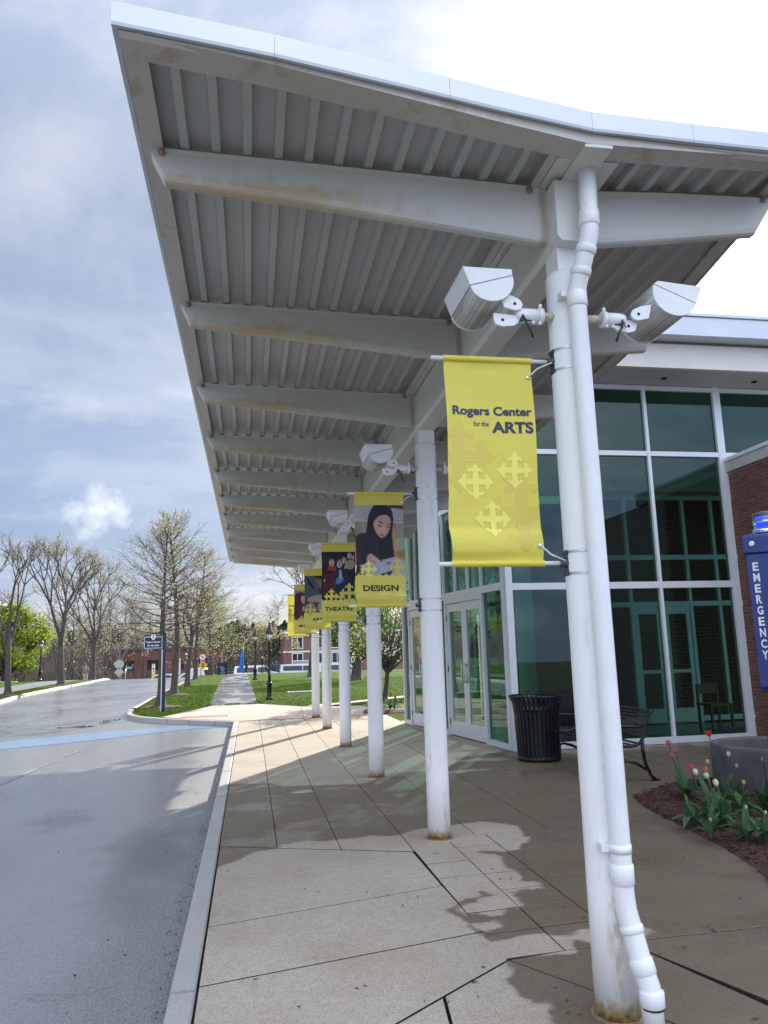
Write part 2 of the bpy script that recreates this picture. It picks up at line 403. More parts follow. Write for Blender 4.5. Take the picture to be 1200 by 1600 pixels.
def asphalt():
    t = NT('wet_asphalt', 0.5, 0, 0.5)
    p = t.pos()
    grit = t.noise(p, 85, 4, 0.8)
    stone = t.n('ShaderNodeTexVoronoi'); stone.inputs['Scale'].default_value = 60; t.l(p, stone.inputs['Vector'])
    big = t.noise(p, 0.55, 6, 0.6, (1, 0.5, 1), 0.5)
    mid = t.noise(p, 2.4, 5, 0.6)
    c = t.mix(t.step(grit, 0.38, 0.66), (0.13, 0.131, 0.134), (0.33, 0.328, 0.325))
    c = t.mix(t.math('MULTIPLY', t.step(stone.outputs['Distance'], 0.30, 0.12), 0.35), c, (0.27, 0.27, 0.27))
    c = t.mix(t.math('MULTIPLY', t.step(big, 0.40, 0.62), 0.35), c, (0.25, 0.25, 0.255))
    # tar patches and oil
    tar = t.ellipses(p, [(-0.95, 7.6, 0.36, 0.9, 8), (-0.8, 8.1, 0.5, 0.25, 0), (-2.0, 9.2, 0.3, 0.5, 0), (-1.0, 6.4, 0.16, 0.5, 15)])
    tar = t.math('ADD', tar, t.math('MULTIPLY', t.math('SUBTRACT', mid, 0.5), 0.9))
    tk = t.math('MULTIPLY', t.step(tar, 0.22, -0.25), 0.42)
    c = t.mix(tk, c, (0.045, 0.045, 0.045))
    ck = t.n('ShaderNodeTexVoronoi'); ck.feature = 'DISTANCE_TO_EDGE'; ck.inputs['Scale'].default_value = 0.33
    wv = t.n('ShaderNodeVectorMath', operation='ADD'); t.l(p, wv.inputs[0])
    wnz = t.n('ShaderNodeTexNoise'); wnz.inputs['Scale'].default_value = 1.6; wnz.inputs['Detail'].default_value = 6; t.l(p, wnz.inputs['Vector'])
    t.l(wnz.outputs['Color'], wv.inputs[1]); t.l(wv.outputs[0], ck.inputs['Vector'])
    crk = t.math('MULTIPLY', t.math('SUBTRACT', 1.0, t.step(ck.outputs['Distance'], 0.001, 0.005)), t.step(mid, 0.46, 0.56))
    c = t.mix(t.math('MULTIPLY', crk, 0.35), c, (0.03, 0.03, 0.03))
    wear = t.noise(p, 0.9, 5, 0.65, (1.6, 0.22, 1))
    c = t.mix(t.math('MULTIPLY', t.step(wear, 0.48, 0.66), 0.35), c, t.mix(1.0, c, (0.62, 0.62, 0.62), 'MULTIPLY'))
    fleck = t.n('ShaderNodeTexVoronoi'); fleck.inputs['Scale'].default_value = 9; t.l(p, fleck.inputs['Vector'])
    c = t.mix(t.math('SUBTRACT', 1.0, t.step(fleck.outputs['Distance'], 0.05, 0.09)), c, t.mix(t.xyz(fleck.outputs['Color'])[0], (0.03, 0.028, 0.025), (0.30, 0.28, 0.25)))
    t.color(c)
    # film of water: thin in the middle of the lane, gone towards the kerb
    x, y, z = t.xyz(p)
    film = t.math('ADD', t.math('MULTIPLY', t.math('SUBTRACT', big, 0.5), 0.9), t.math('MULTIPLY', t.math('SUBTRACT', mid, 0.5), 0.5))
    dryk = t.step(t.math('ADD', x, t.math('MULTIPLY', film, 1.1)), -1.25, -0.55)
    wetk = t.math('MULTIPLY', t.math('SUBTRACT', 1.0, dryk), t.math('SUBTRACT', 1.0, t.math('MULTIPLY', tk, 0.7)))
    pud = t.step(t.math('ADD', film, t.math('MULTIPLY', wetk, 0.2)), 0.28, 0.40)
    r = t.math('SUBTRACT', 0.62, t.math('MULTIPLY', wetk, 0.30))
    r = t.math('SUBTRACT', r, t.math('MULTIPLY', pud, 0.16))
    t.rough(r)
    t.put(t.math('ADD', 0.20, t.math('MULTIPLY', wetk, 0.42)), t.b.inputs['Coat Weight'])
    t.put(t.math('SUBTRACT', 0.42, t.math('MULTIPLY', wetk, 0.18)), t.b.inputs['Coat Roughness'])
    t.b.inputs['Coat IOR'].default_value = 1.6
    h = t.math('ADD', t.math('MULTIPLY', grit, 0.5), t.math('MULTIPLY', stone.outputs['Distance'], 0.7))
    bn = t.bump(h, 0.5, 0.012)
    t.put(t.math('SUBTRACT', 0.65, t.math('MULTIPLY', wetk, 0.30)), bn.inputs['Strength'])
    return t.m
M['asphalt'] = asphalt()
def pathm():
    t = NT('path_asphalt', 0.5)
    p = t.pos()
    g = t.noise(p, 90, 3, 0.7); b = t.noise(p, 0.9, 6, 0.6, (1, 0.35, 1), 0.6)
    c = t.mix(t.step(g, 0.35, 0.7), (0.13, 0.13, 0.133), (0.22, 0.22, 0.223))
    w = t.step(b, 0.43, 0.52)
    c = t.mix(w, c, t.mix(0.6, c, (0.05, 0.05, 0.055)))
    t.color(c)
    t.rough(t.math('SUBTRACT', 0.7, t.math('MULTIPLY', w, 0.52)))
    t.bump(g, 0.12, 0.004)
    return t.m
M['path'] = pathm()
def paintm(name, col, wear):
    t = NT(name, 0.35)
    p = t.pos()
    n = t.noise(p, 40, 5, 0.7); b = t.noise(p, 2.2, 4, 0.6)
    k = t.math('MULTIPLY', t.step(t.math('ADD', n, t.math('MULTIPLY', b, 0.5)), 0.78 - 0.3*wear, 0.98 - 0.3*wear), wear)
    t.color(t.mix(k, col, (0.09, 0.09, 0.095)))
    t.rough(t.ramp(b, [(0.35, 0.18), (0.65, 0.45)]))
    return t.m
M['bluepaint'] = paintm('blue_road_paint', (0.27, 0.40, 0.60), 0.6)
M['linepaint'] = paintm('white_road_paint', (0.62, 0.62, 0.62), 0.8)
def grassm():
    t = NT('lawn_grass', 0.95, 0, 0.04)
    p = t.pos()
    f = t.noise(p, 30, 5, 0.7); b = t.noise(p, 0.5, 5, 0.6)
    c = t.ramp(f, [(0.25, (0.022, 0.045, 0.006)), (0.5, (0.065, 0.115, 0.012)), (0.75, (0.12, 0.165, 0.022))])
    c = t.mix(t.math('MULTIPLY', t.step(b, 0.45, 0.7), 0.45), c, (0.14, 0.145, 0.045))
    t.color(c); t.bump(f, 0.8, 0.03)
    return t.m
M['grass'] = grassm()
M['blade'] = plain('grass_blade', (0.10, 0.165, 0.018), 0.8, 0, 0.5, 1.6, 0.0, 0.08)
M['soil'] = plain('bare_soil', (0.10, 0.07, 0.05), 0.95, 0, 0.4, 12, 0.5)
M['earth'] = plain('far_ground', (0.07, 0.075, 0.035), 0.95, 0, 0.4, 0.3)
def leafm(name, col, trans=0.35, var=0.35):
    t = NT(name, 0.6, 0, 0.25)
    n = t.noise(t.pos(), 2.3, 3, 0.6)
    n2 = t.noise(t.pos(), 23, 2, 0.6)
    a = tuple(c*(1-var) for c in col); b = tuple(min(1, c*(1+var)) for c in col)
    c = t.ramp(t.math('ADD', t.math('MULTIPLY', n, 0.5), t.math('MULTIPLY', n2, 0.5)), [(0.35, a), (0.65, b)])
    t.color(c)
    tr = t.n('ShaderNodeBsdfTranslucent'); t.l(c, tr.inputs[0])
    mx = t.n('ShaderNodeMixShader'); mx.inputs[0].default_value = trans
    t.l(t.b.outputs[0], mx.inputs[1]); t.l(tr.outputs[0], mx.inputs[2]); t.l(mx.outputs[0], t.out.inputs[0])
    return t.m
M['bud'] = leafm('pale_bud', (0.50, 0.49, 0.26), 0.5)
M['budred'] = leafm('reddish_bud', (0.36, 0.25, 0.15), 0.5)
M['rustleaf'] = leafm('rusty_leaf', (0.26, 0.11, 0.045))
M['spring'] = leafm('spring_leaf', (0.30, 0.38, 0.045), 0.45)
M['leaf'] = leafm('green_leaf', (0.085, 0.15, 0.03))
M['blossom'] = leafm('white_blossom', (0.74, 0.68, 0.64), 0.3, 0.12)
M['pine'] = leafm('pine_needle', (0.025, 0.05, 0.022), 0.1)
M['tulipleaf'] = leafm('tulip_leaf', (0.07, 0.15, 0.055), 0.2, 0.3)
def brickm(name, a, b):
    t = NT(name, 0.85)
    rnd = t.n('ShaderNodeObjectInfo').outputs['Random']
    n = t.noise(t.pos(), 70, 4, 0.7)
    c = t.mix(rnd, a, b)
    c = t.mix(t.math('MULTIPLY', t.step(n, 0.45, 0.7), 0.4), c, tuple(x*0.55 for x in a))
    t.color(c); t.bump(n, 0.3, 0.004)
    return t.m
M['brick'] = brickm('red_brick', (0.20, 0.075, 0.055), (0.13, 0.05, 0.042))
M['mortar'] = plain('mortar', (0.36, 0.33, 0.30), 0.95, 0, 0.15, 30)
def brickpat(name, scale, a, b, mort, ax):
    t = NT(name, 0.85)
    x, y, z = t.xyz(t.pos())
    cb = t.n('ShaderNodeCombineXYZ'); t.l((x if ax == 'x' else y), cb.inputs[0]); t.l(z, cb.inputs[1])
    br = t.n('ShaderNodeTexBrick'); t.l(cb.outputs[0], br.inputs['Vector'])
    br.inputs['Color1'].default_value = (*a, 1); br.inputs['Color2'].default_value = (*b, 1); br.inputs['Mortar'].default_value = (*mort, 1)
    br.inputs['Scale'].default_value = scale; br.inputs['Mortar Size'].default_value = 0.012
    t.color(br.outputs['Color'])
    return t.m
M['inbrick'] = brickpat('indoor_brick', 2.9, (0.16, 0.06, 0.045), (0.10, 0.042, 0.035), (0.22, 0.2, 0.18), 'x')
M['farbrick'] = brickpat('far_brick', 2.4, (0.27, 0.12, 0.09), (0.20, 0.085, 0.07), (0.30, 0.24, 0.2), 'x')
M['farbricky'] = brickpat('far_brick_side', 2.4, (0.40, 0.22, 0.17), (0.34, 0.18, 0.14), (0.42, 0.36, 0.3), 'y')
# ------------------------------------------------------------------ geometry kit
class MB:
    """collects faces; build() links them as one mesh object"""
    def __init__(s): s.v = []; s.f = []; s.mi = []; s.smooth = []; s.cur = 0; s.sm = False
    def add(s, vs, fs, sm=None):
        o = len(s.v); s.v.extend([tuple(p) for p in vs])
        for f in fs:
            s.f.append(tuple(i+o for i in f)); s.mi.append(s.cur); s.smooth.append(s.sm if sm is None else sm)
        return s
    def box(s, a, b, M4=None):
        x0, y0, z0 = a; x1, y1, z1 = b
        vs = [Vector(p) for p in ((x0,y0,z0),(x1,y0,z0),(x1,y1,z0),(x0,y1,z0),(x0,y0,z1),(x1,y0,z1),(x1,y1,z1),(x0,y1,z1))]
        if M4: vs = [M4 @ p for p in vs]
        return s.add(vs, [(0,3,2,1),(4,5,6,7),(0,1,5,4),(1,2,6,5),(2,3,7,6),(3,0,4,7)], False)
    def bbox(s, a, b, c=0.004, M4=None):
        """box with chamfered edges along its z faces"""
        x0, y0, z0 = a; x1, y1, z1 = b
        rings = [(c, z0), (0, z0+c), (0, z1-c), (c, z1)]
        vs = []
        for ins, z in rings:
            vs += [(x0+ins, y0+ins, z), (x1-ins, y0+ins, z), (x1-ins, y1-ins, z), (x0+ins, y1-ins, z)]
        if M4: vs = [M4 @ Vector(p) for p in vs]
        fs = [(3,2,1,0), (12,13,14,15)]
        for k in range(3):
            for i in range(4):
                j = (i+1) % 4
                fs.append((k*4+i, k*4+j, k*4+4+j, k*4+4+i))
        return s.add(vs, fs, False)
    def tube(s, pts, r, n=10, caps=True, sm=True):
        pts = [Vector(p) for p in pts]
        rs = r if isinstance(r, (list, tuple)) else [r]*len(pts)
        vs = []; fs = []
        up = None
        for i, p in enumerate(pts):
            if i == 0: d = pts[1]-p
            elif i == len(pts)-1: d = p-pts[i-1]
            else: d = (pts[i+1]-p).normalized() + (p-pts[i-1]).normalized()
            if d.length < 1e-9: d = Vector((0,0,1))
            d.normalize()
            if up is None:
                up = d.orthogonal().normalized()
            else:
                up = (up - d*up.dot(d))
                up = up.normalized() if up.length > 1e-6 else d.orthogonal().normalized()
            w = d.cross(up)
            for k in range(n):
                a = 2*math.pi*k/n
                vs.append(p + (up*math.cos(a) + w*math.sin(a))*rs[i])
        for i in range(len(pts)-1):
            for k in range(n):
                j = (k+1) % n
                fs.append((i*n+k, i*n+j, (i+1)*n+j, (i+1)*n+k))
        s.add(vs, fs, sm)
        if caps:
            o = len(s.v)-len(vs)
            s.f.append(tuple(o+k for k in range(n))[::-1]); s.mi.append(s.cur); s.smooth.append(False)
            s.f.append(tuple(o+(len(pts)-1)*n+k for k in range(n))); s.mi.append(s.cur); s.smooth.append(False)
        return s
    def lathe(s, prof, n=20, c=(0,0,0), sm=True, caps=True):
        """prof: list of (radius, z)"""
        vs = []; fs = []
        for r, z in prof:
            for k in range(n):
                a = 2*math.pi*k/n
                vs.append((c[0]+r*math.cos(a), c[1]+r*math.sin(a), c[2]+z))
        for i in range(len(prof)-1):
            for k in range(n):
                j = (k+1) % n
                fs.append((i*n+k, i*n+j, (i+1)*n+j, (i+1)*n+k))
        s.add(vs, fs, sm)
        if caps:
            o = len(s.v)-len(vs)
            for ring, rev in ((0, True), (len(prof)-1, False)):
                t = tuple(o+ring*n+k for k in range(n))
                s.f.append(t[::-1] if rev else t); s.mi.append(s.cur); s.smooth.append(False)
        return s
    def prism(s, poly, h0, h1, axis='z', M4=None, smside=False):
        """polygon (2-D) extruded along an axis; y axis maps (u,v) to x,z; x axis to y,z"""
        n = len(poly)
        def P(u, v, h):
            p = Vector((u, v, h)) if axis == 'z' else (Vector((u, h, v)) if axis == 'y' else Vector((h, u, v)))
            return M4 @ p if M4 else p
        vs = [P(u, v, h0) for u, v in poly] + [P(u, v, h1) for u, v in poly]
        s.add(vs, [tuple(range(n))[::-1], tuple(range(n, 2*n))], False)
        o = len(s.v)-2*n
        for i in range(n):
            j = (i+1) % n
            s.f.append((o+i, o+j, o+n+j, o+n+i)); s.mi.append(s.cur); s.smooth.append(smside)
        return s
    def mesh(s, name, mats):
        me = bpy.data.meshes.new(name)
        me.from_pydata(s.v, [], s.f)
        for m_ in (mats if isinstance(mats, (list, tuple)) else [mats]): me.materials.append(m_)
        me.polygons.foreach_set('material_index', s.mi)
        me.polygons.foreach_set('use_smooth', s.smooth)
        me.update()
        return me
    def build(s, name, mats, parent=None, fix=False):
        me = s.mesh(name, mats)
        if fix:
            bm = bmesh.new(); bm.from_mesh(me); bmesh.ops.recalc_face_normals(bm, faces=bm.faces); bm.to_mesh(me); bm.free()
        return link(name, me, parent)
def link(name, me, parent=None):
    o = bpy.data.objects.new(name, me)
    COL.objects.link(o)
    if parent: o.parent = parent
    return o
def empty(name, loc=(0,0,0), rz=0.0):
    o = bpy.data.objects.new(name, None)
    o.empty_display_size = 0.2
    COL.objects.link(o); o.location = loc; o.rotation_euler = (0, 0, rz)
    return o
def tag(o, label=None, cat=None, group=None, kind=None):
    if label: o['label'] = label
    if cat: o['category'] = cat
    if group: o['group'] = group
    if kind: o['kind'] = kind
    return o
def copy_tree(o, parent=None):
    c = o.copy(); COL.objects.link(c)
    if parent: c.parent = parent
    for ch in list(o.children): copy_tree(ch, c)
    return c
def rot(axis, a): return Matrix.Rotation(a, 4, axis)
def T3(x, y, z): return Matrix.Translation((x, y, z))

_fonts = {}
def text_mesh(body, size, bold=0.0, width=1.0, align='CENTER'):
    """lettering turned to a flat mesh in its own x,y plane"""
    cu = bpy.data.curves.new('lettering', 'FONT')
    cu.body = body; cu.size = size; cu.align_x = align; cu.offset = bold*size
    cu.resolution_u = 4; cu.fill_mode = 'FRONT'
    ob = bpy.data.objects.new('lettering', cu); COL.objects.link(ob)
    dg = bpy.context.evaluated_depsgraph_get()
    me = bpy.data.meshes.new_from_object(ob.evaluated_get(dg))
    bpy.data.objects.remove(ob); bpy.data.curves.remove(cu)
    for v in me.vertices: v.co.x *= width
    return me
def text_on(name, body, size, mat, M4, parent=None, bold=0.012, width=1.0, align='CENTER', warp=None):
    me = text_mesh(body, size, bold, width, align)
    me.name = name
    me.materials.clear(); me.materials.append(mat)
    for v in me.vertices:
        v.co = M4 @ v.co
        if warp: v.co = warp(v.co)
    return link(name, me, parent)
def fit_text(name, body, w, h, mat, M4, parent=None, bold=0.012, warp=None):
    """text scaled to a width and cap height, centred on the origin of M4"""
    me = text_mesh(body, 1.0, bold)
    xs = [v.co.x for v in me.vertices]; ys = [v.co.y for v in me.vertices]
    cx = (min(xs)+max(xs))/2; cy = (min(ys)+max(ys))/2
    sx = w/(max(xs)-min(xs)); sy = h/(max(ys)-min(ys))
    me.materials.clear(); me.materials.append(mat)
    for v in me.vertices:
        v.co = M4 @ Vector(((v.co.x-cx)*sx, (v.co.y-cy)*sy, 0))
        if warp: v.co = warp(v.co)
    me.name = name
    return link(name, me, parent)

# ------------------------------------------------------------------ ground
def terrain(y):
    """the campus drops a little beyond the rise, then climbs to the far wood"""
    def ss(a, b, t):
        t = max(0, min(1, (t-a)/(b-a))); return t*t*(3-2*t)
    return -1.3*ss(62, 73, y) + 3.0*ss(92, 150, y) + 14*ss(150, 420, y)
def sheet(name, rows, z, mat, kind='structure', parent=None):
    """rows: list of (y, [x...]) with the same count; follows the terrain"""
    b = MB()
    n = len(rows[0][1])
    vs = [(x, y, z + terrain(y)) for y, xs in rows for x in xs]
    fs = [(i*n+k, i*n+k+1, (i+1)*n+k+1, (i+1)*n+k) for i in range(len(rows)-1) for k in range(n-1)]
    b.add(vs, fs, True)
    o = b.build(name, mat, parent)
    if kind: o['kind'] = kind
    return o
def lerp_path(pts, y):
    if y <= pts[0][1]: return pts[0][0]
    for (x0, y0), (x1, y1) in zip(pts, pts[1:]):
        if y <= y1: return x0 + (x1-x0)*(y-y0)/(y1-y0)
    return pts[-1][0]
ys = [-60, -20, -6, 0, 5, 10, 15, 20, 25, 30, 40, 50, 58, 61, 63, 65, 67, 69, 71, 73, 76, 82, 90, 95, 102, 110, 120, 130, 140, 150, 170, 200, 250, 300, 360, 430, 600, 1200]
sheet('ground', [(y, [-600, -200, -80, -40, -20, -10, 0, 10, 20, 40, 80, 200, 600]) for y in ys], -0.30, M['earth'])

LEFT_KERB = [(-8.6, -10), (-9.0, 20), (-9.3, 29), (-9.65, 32.5), (-10.15, 37), (-10.45, 42), (-10.6, 56), (-10.9, 66.5), (-11.3, 80), (-12, 110)]
ISLAND = [(-0.33, 19.25), (-0.75, 19.55), (-1.5, 20.25), (-2.3, 21.0), (-2.95, 21.9), (-3.4, 23.1), (-3.6, 24.6), (-3.86, 35.5), (-3.93, 62), (-4.2, 80), (-4.6, 110)]
ry = [-8, 0, 8, 16, 20, 24, 28, 32, 36, 42, 50, 58, 61, 63, 65, 67, 69, 71, 73, 78, 84, 90, 96, 104]
sheet('road', [(y, [lerp_path(LEFT_KERB, y)+0.02, -6, -3.0, (-0.36 if y < 30 else -3.6)]) for y in ry], -0.12, M['asphalt'])
# side road across the rise where the cars stand
def flat(name, poly, z, mat, kind='structure', parent=None):
    b = MB(); b.add([(x, y, z + terrain(y)) for x, y in poly], [tuple(range(len(poly)))])
    o = b.build(name, mat, parent)
    if kind: o['kind'] = kind
    return o
BLUE = [(-6.6, 14.6), (-5.3, 16.1), (-4.72, 16.45), (-3.7, 17.05), (-2.6, 17.9), (-1.35, 19.0), (-0.42, 19.05), (-0.42, 19.26), (-0.80, 19.50), (-1.45, 20.02), (-2.9, 19.4), (-4.2, 18.7), (-5.25, 17.75), (-7.4, 15.6)]
flat('blue_road_marking', BLUE, -0.116, M['bluepaint'])
for (x0, y0, x1, y1) in ((-3.52, 11.6, -3.30, 14.3), (-3.27, 14.8, -3.2, 15.7)):
    flat('lane_marking', [(x0, y0), (x0+0.1, y0), (x1+0.1, y1), (x1, y1)], -0.116, M['linepaint'])
for y0 in (21, 27.5, 34, 40.5, 47):
    flat('lane_marking', [(-6.2, y0), (-6.1, y0), (-6.1, y0+4.5), (-6.2, y0+4.5)], -0.116, M['linepaint'])

# ---- kerbs: a run of separate stones
def kerb_run(name, pts, lens, w, side, mat=M['kerb']):
    """stones laid along a polyline of the road-side edge; side=+1 keeps the stone to the right of travel"""
    root = tag(empty(name), kind='structure')
    P = [Vector((x, y)) for x, y in pts]
    cum = [0]
    for a, b2 in zip(P, P[1:]): cum.append(cum[-1] + (b2-a).length)
    def at(d):
        for i in range(len(P)-1):
            if d <= cum[i+1] or i == len(P)-2:
                return P[i] + (P[i+1]-P[i])*((d-cum[i])/(cum[i+1]-cum[i]))
    d = 0; k = 0
    while d < cum[-1]-0.05:
        L = min(lens[k % len(lens)], cum[-1]-d); k += 1
        n = 4 if L < 3 else 3
        q = [at(d + 0.010 + (L-0.020)*i/n) for i in range(n+1)]
        ca = []
        for i in range(n+1):
            t = (q[min(i+1, n)]-q[max(i-1, 0)]).normalized()
            nn = Vector((t.y, -t.x))*side
            ca.append((q[i], nn))
        dz = random.uniform(-0.006, 0.004)
        prof = [(0, -0.16), (0, -0.018), (0.006, -0.004), (0.018, 0), (w-0.012, 0), (w, -0.008), (w, -0.12)]
        vs = []
        for p, nn in ca:
            for u, z in prof:
                r = p + nn*u
                vs.append((r.x, r.y, z + dz + terrain(r.y)))
        m_ = len(prof); fs = []
        for i in range(n):
            for j in range(m_-1):
                fs.append((i*m_+j, (i+1)*m_+j, (i+1)*m_+j+1, i*m_+j+1))
        fs.append(tuple(range(m_))); fs.append(tuple(range(n*m_, (n+1)*m_))[::-1])
        b = MB(); b.add(vs, fs, False); b.build('kerb_stone', mat, root, fix=True)
        d += L
    return root
near_kerb = [(-0.375, -1.5), (-0.375, 19.15)]
kerb_run('kerb', near_kerb, [3.0, 2.65, 0.82, 1.98, 0.55, 0.95, 0.86, 1.15, 0.8, 1.4, 1.2, 1.6, 0.9], 0.125, +1)
kerb_run('kerb', [(-0.375, 19.16), (-0.75, 19.5), (-1.5, 20.2), (-2.3, 20.95), (-2.95, 21.85), (-3.4, 23.05), (-3.62, 24.6), (-3.88, 35.5), (-3.95, 61), (-4.1, 74)], [0.6, 0.9, 0.8, 1.2, 1.8], 0.14, +1)
kerb_run('kerb', LEFT_KERB[2:8], [1.8, 2.2, 1.6], 0.16, -1, plain('pale_concrete_kerb', (0.60, 0.57, 0.50), 0.8, 0, 0.15, 6))

# ---- pavement: slabs with open joints over a dirty bed
pave = tag(empty('pavement'), kind='structure')
bed = MB(); bed.add([(-0.27, -3, -0.03), (12, -3, -0.03), (12, 30, -0.03), (-3.4, 30, -0.03), (-3.0, 22, -0.03), (-0.27, 19, -0.03)], [tuple(range(6))])
bed.build('joint_bed', M['joint'], pave)
def slab(poly, gap=0.008, rnd=0.003, z=0.0, mat=None):
    n = len(poly)
    P = [Vector(p) for p in poly]
    area = sum(P[i].x*P[(i+1) % n].y - P[(i+1) % n].x*P[i].y for i in range(n))
    if area < 0: P.reverse()
    def inset(d):
        out = []
        for i in range(n):
            a, b2, c = P[i-1], P[i], P[(i+1) % n]
            e1 = (b2-a).normalized(); e2 = (c-b2).normalized()
            n1 = Vector((-e1.y, e1.x)); n2 = Vector((-e2.y, e2.x))
            k = (n1+n2); den = 1 + n1.dot(n2)
            out.append(b2 + k*(d/max(den, 0.25)))
        return out
    dz = random.uniform(-0.0015, 0.0015)
    o1 = inset(gap); o2 = inset(gap+rnd)
    vs = [(p.x, p.y, -0.09) for p in o1] + [(p.x, p.y, z+dz-0.002) for p in o1] + [(p.x, p.y, z+dz) for p in o2]
    fs = [tuple(range(2*n, 3*n))]
    for k in (0, 1):
        for i in range(n):
            j = (i+1) % n
            fs.append((k*n+i, k*n+j, (k+1)*n+j, (k+1)*n+i))
    b = MB(); b.add(vs, fs, False)
    b.mi = [0 if i == 0 or i > n else 1 for i in range(len(fs))]
    return b.build('slab', [mat or M['slab'], M['joint']], pave)
# the apron beside the kerb
XL = -0.243
slab([(XL, 6.97), (1.30, 6.36), (1.31, 5.44), (XL, 5.02)])
slab([(XL, 5.02), (1.31, 5.44), (1.33, 4.55), (XL, 4.18)])
slab([(XL, 4.18), (1.33, 4.55), (1.33, 4.13), (0.90, 3.80), (0.62, 3.58), (XL, 3.02)])
slab([(XL, 3.02), (0.62, 3.58), (0.90, 3.80), (0.86, 3.5), (0.85, 1.0), (XL, 1.0)])
slab([(0.86, 3.5), (0.90, 3.80), (1.33, 4.13), (1.62, 3.66), (1.85, 3.2), (1.95, 1.0), (0.85, 1.0)])
slab([(XL, 1.0), (1.95, 1.0), (1.95, -2.6), (XL, -2.6)])
# narrow strip between the apron and the column line, cross joints every half metre
xs1 = [(1.31, 1.66), (1.66, 2.02)]
yy = [4.15, 4.50, 4.86, 5.22, 5.60, 5.98, 6.36, 6.72]
for a, b2 in zip(yy, yy[1:]):
    slab([(1.315, a), (1.66, a+0.03), (1.66, b2+0.03), (1.315, b2)], 0.0035, 0.006)
    slab([(1.66, a+0.03), (2.02, a+0.06), (2.02, b2+0.06), (1.66, b2+0.03)], 0.0035, 0.006)
slab([(1.33, 4.13), (1.66, 4.18), (2.02, 4.21), (2.3, 3.3), (2.35, 1.0), (1.95, 1.0), (1.85, 3.2), (1.62, 3.66)], 0.004)
slab([(1.95, 1.0), (2.35, 1.0), (2.35, -2.6), (1.95, -2.6)], 0.004)
# right of the columns
for a, b2 in zip([1.0, 2.4, 3.3, 4.2, 5.4], [2.4, 3.3, 4.2, 5.4, 6.78]):
    xa = 2.02 if a >= 4.2 else 2.33
    slab([(xa if a > 4 else 2.345, a+0.01), (4.4, a+0.06), (4.4, b2+0.06), (2.02 if b2 > 4.3 else (2.02 if b2 == 4.2 else 2.345), b2+0.01)], 0.0035, 0.006)
slab([(2.35, -2.6), (4.4, -2.6), (4.4, 1.06), (2.35, 1.01)], 0.004)
# the field between the apron and the doors
xl = [XL, 0.235, 0.745, 1.31, 1.93, 2.62, 3.35, 4.05]
yl = [(6.97, 6.36), (8.35, 8.2), (9.72, 9.9), (11.6, 11.7), (13.4, 13.5), (15.3, 15.4), (17.3, 17.4), (19.1, 19.2)]
def yat(k, x):
    a, b2 = yl[k]
    if k == 0:
        return a + (b2-a)*(x-XL)/(1.31-XL) if x <= 1.31 else 6.74 + 0.02*(x-1.31)
    return a + (b2-a)*(x-XL)/2.5
for k in range(len(yl)-1):
    for i in range(len(xl)-1):
        a, b2 = xl[i], xl[i+1]
        if xl[i] > 3.3 and k > 2: continue
        slab([(a, yat(k, a)), (b2, yat(k, b2)), (b2, yat(k+1, b2)), (a, yat(k+1, a))], 0.0035, 0.006)
for k in range(0, 4):
    for a, b2 in ((4.05, 5.4), (5.4, 6.8), (6.8, 8.2)):
        if k == 0: slab([(a, 8.9), (b2, 8.9), (b2, yat(2, 4.05)), (a, yat(2, 4.05))], 0.006)
        if k == 1: slab([(a, yat(2, 4.05)), (b2, yat(2, 4.05)), (b2, 11.62), (a, 11.62)], 0.006)
slab([(4.05, 6.8), (4.4, 6.8), (4.4, 8.9), (4.05, 8.9)], 0.006)
slab([(4.4, 7.6), (8.2, 8.6), (8.2, 8.9), (4.4, 8.9)], 0.006)
for k in range(3, 7):
    e = lambda yv: 4.02 - 0.133*(yv-11.83)
    a0, a1 = yat(k, 3.35), yat(k+1, 3.35)
    if a1 < 17: slab([(3.35, a0), (e(a0), a0), (e(a1), a1), (3.35, a1)], 0.006)
    elif a0 < 17: slab([(3.35, a0), (e(a0), a0), (3.4, 16.8), (8, 16.95), (8, a1), (3.35, a1)], 0.006)
# plain apron beyond the last column towards the path
far = [(-0.26, 19.2), (1.31, 19.25), (3.3, 19.3), (3.3, 22.6), (1.68, 23.2), (0.25, 25.3), (-1.18, 25.1), (-1.6, 23.5), (-2.28, 21.4), (-1.5, 20.4), (-0.72, 19.68)]
slab(far[:2] + [(1.5, 23.3), (0.25, 25.3), (-1.18, 25.1), (-1.6, 23.5), (-2.28, 21.4), (-1.5, 20.4), (-0.72, 19.68)], 0.004)
slab([(1.31, 19.25), (3.3, 19.3), (3.3, 22.5), (1.68, 23.2), (1.5, 23.3)], 0.004)
# tactile pad set in the ramp
b = MB(); b.box((-1.75, 20.75, 0.001), (-0.55, 21.25, 0.006), None)
for i in range(16):
    for j in range(6):
        b.lathe([(0.018, 0.006), (0.012, 0.013)], 6, (-1.71+i*0.075, 20.79+j*0.083, 0), True)
o = b.build('tactile_pad', plain('faded_red_pad', (0.42, 0.26, 0.21), 0.8), pave)
o.rotation_euler = (0, 0, 0)

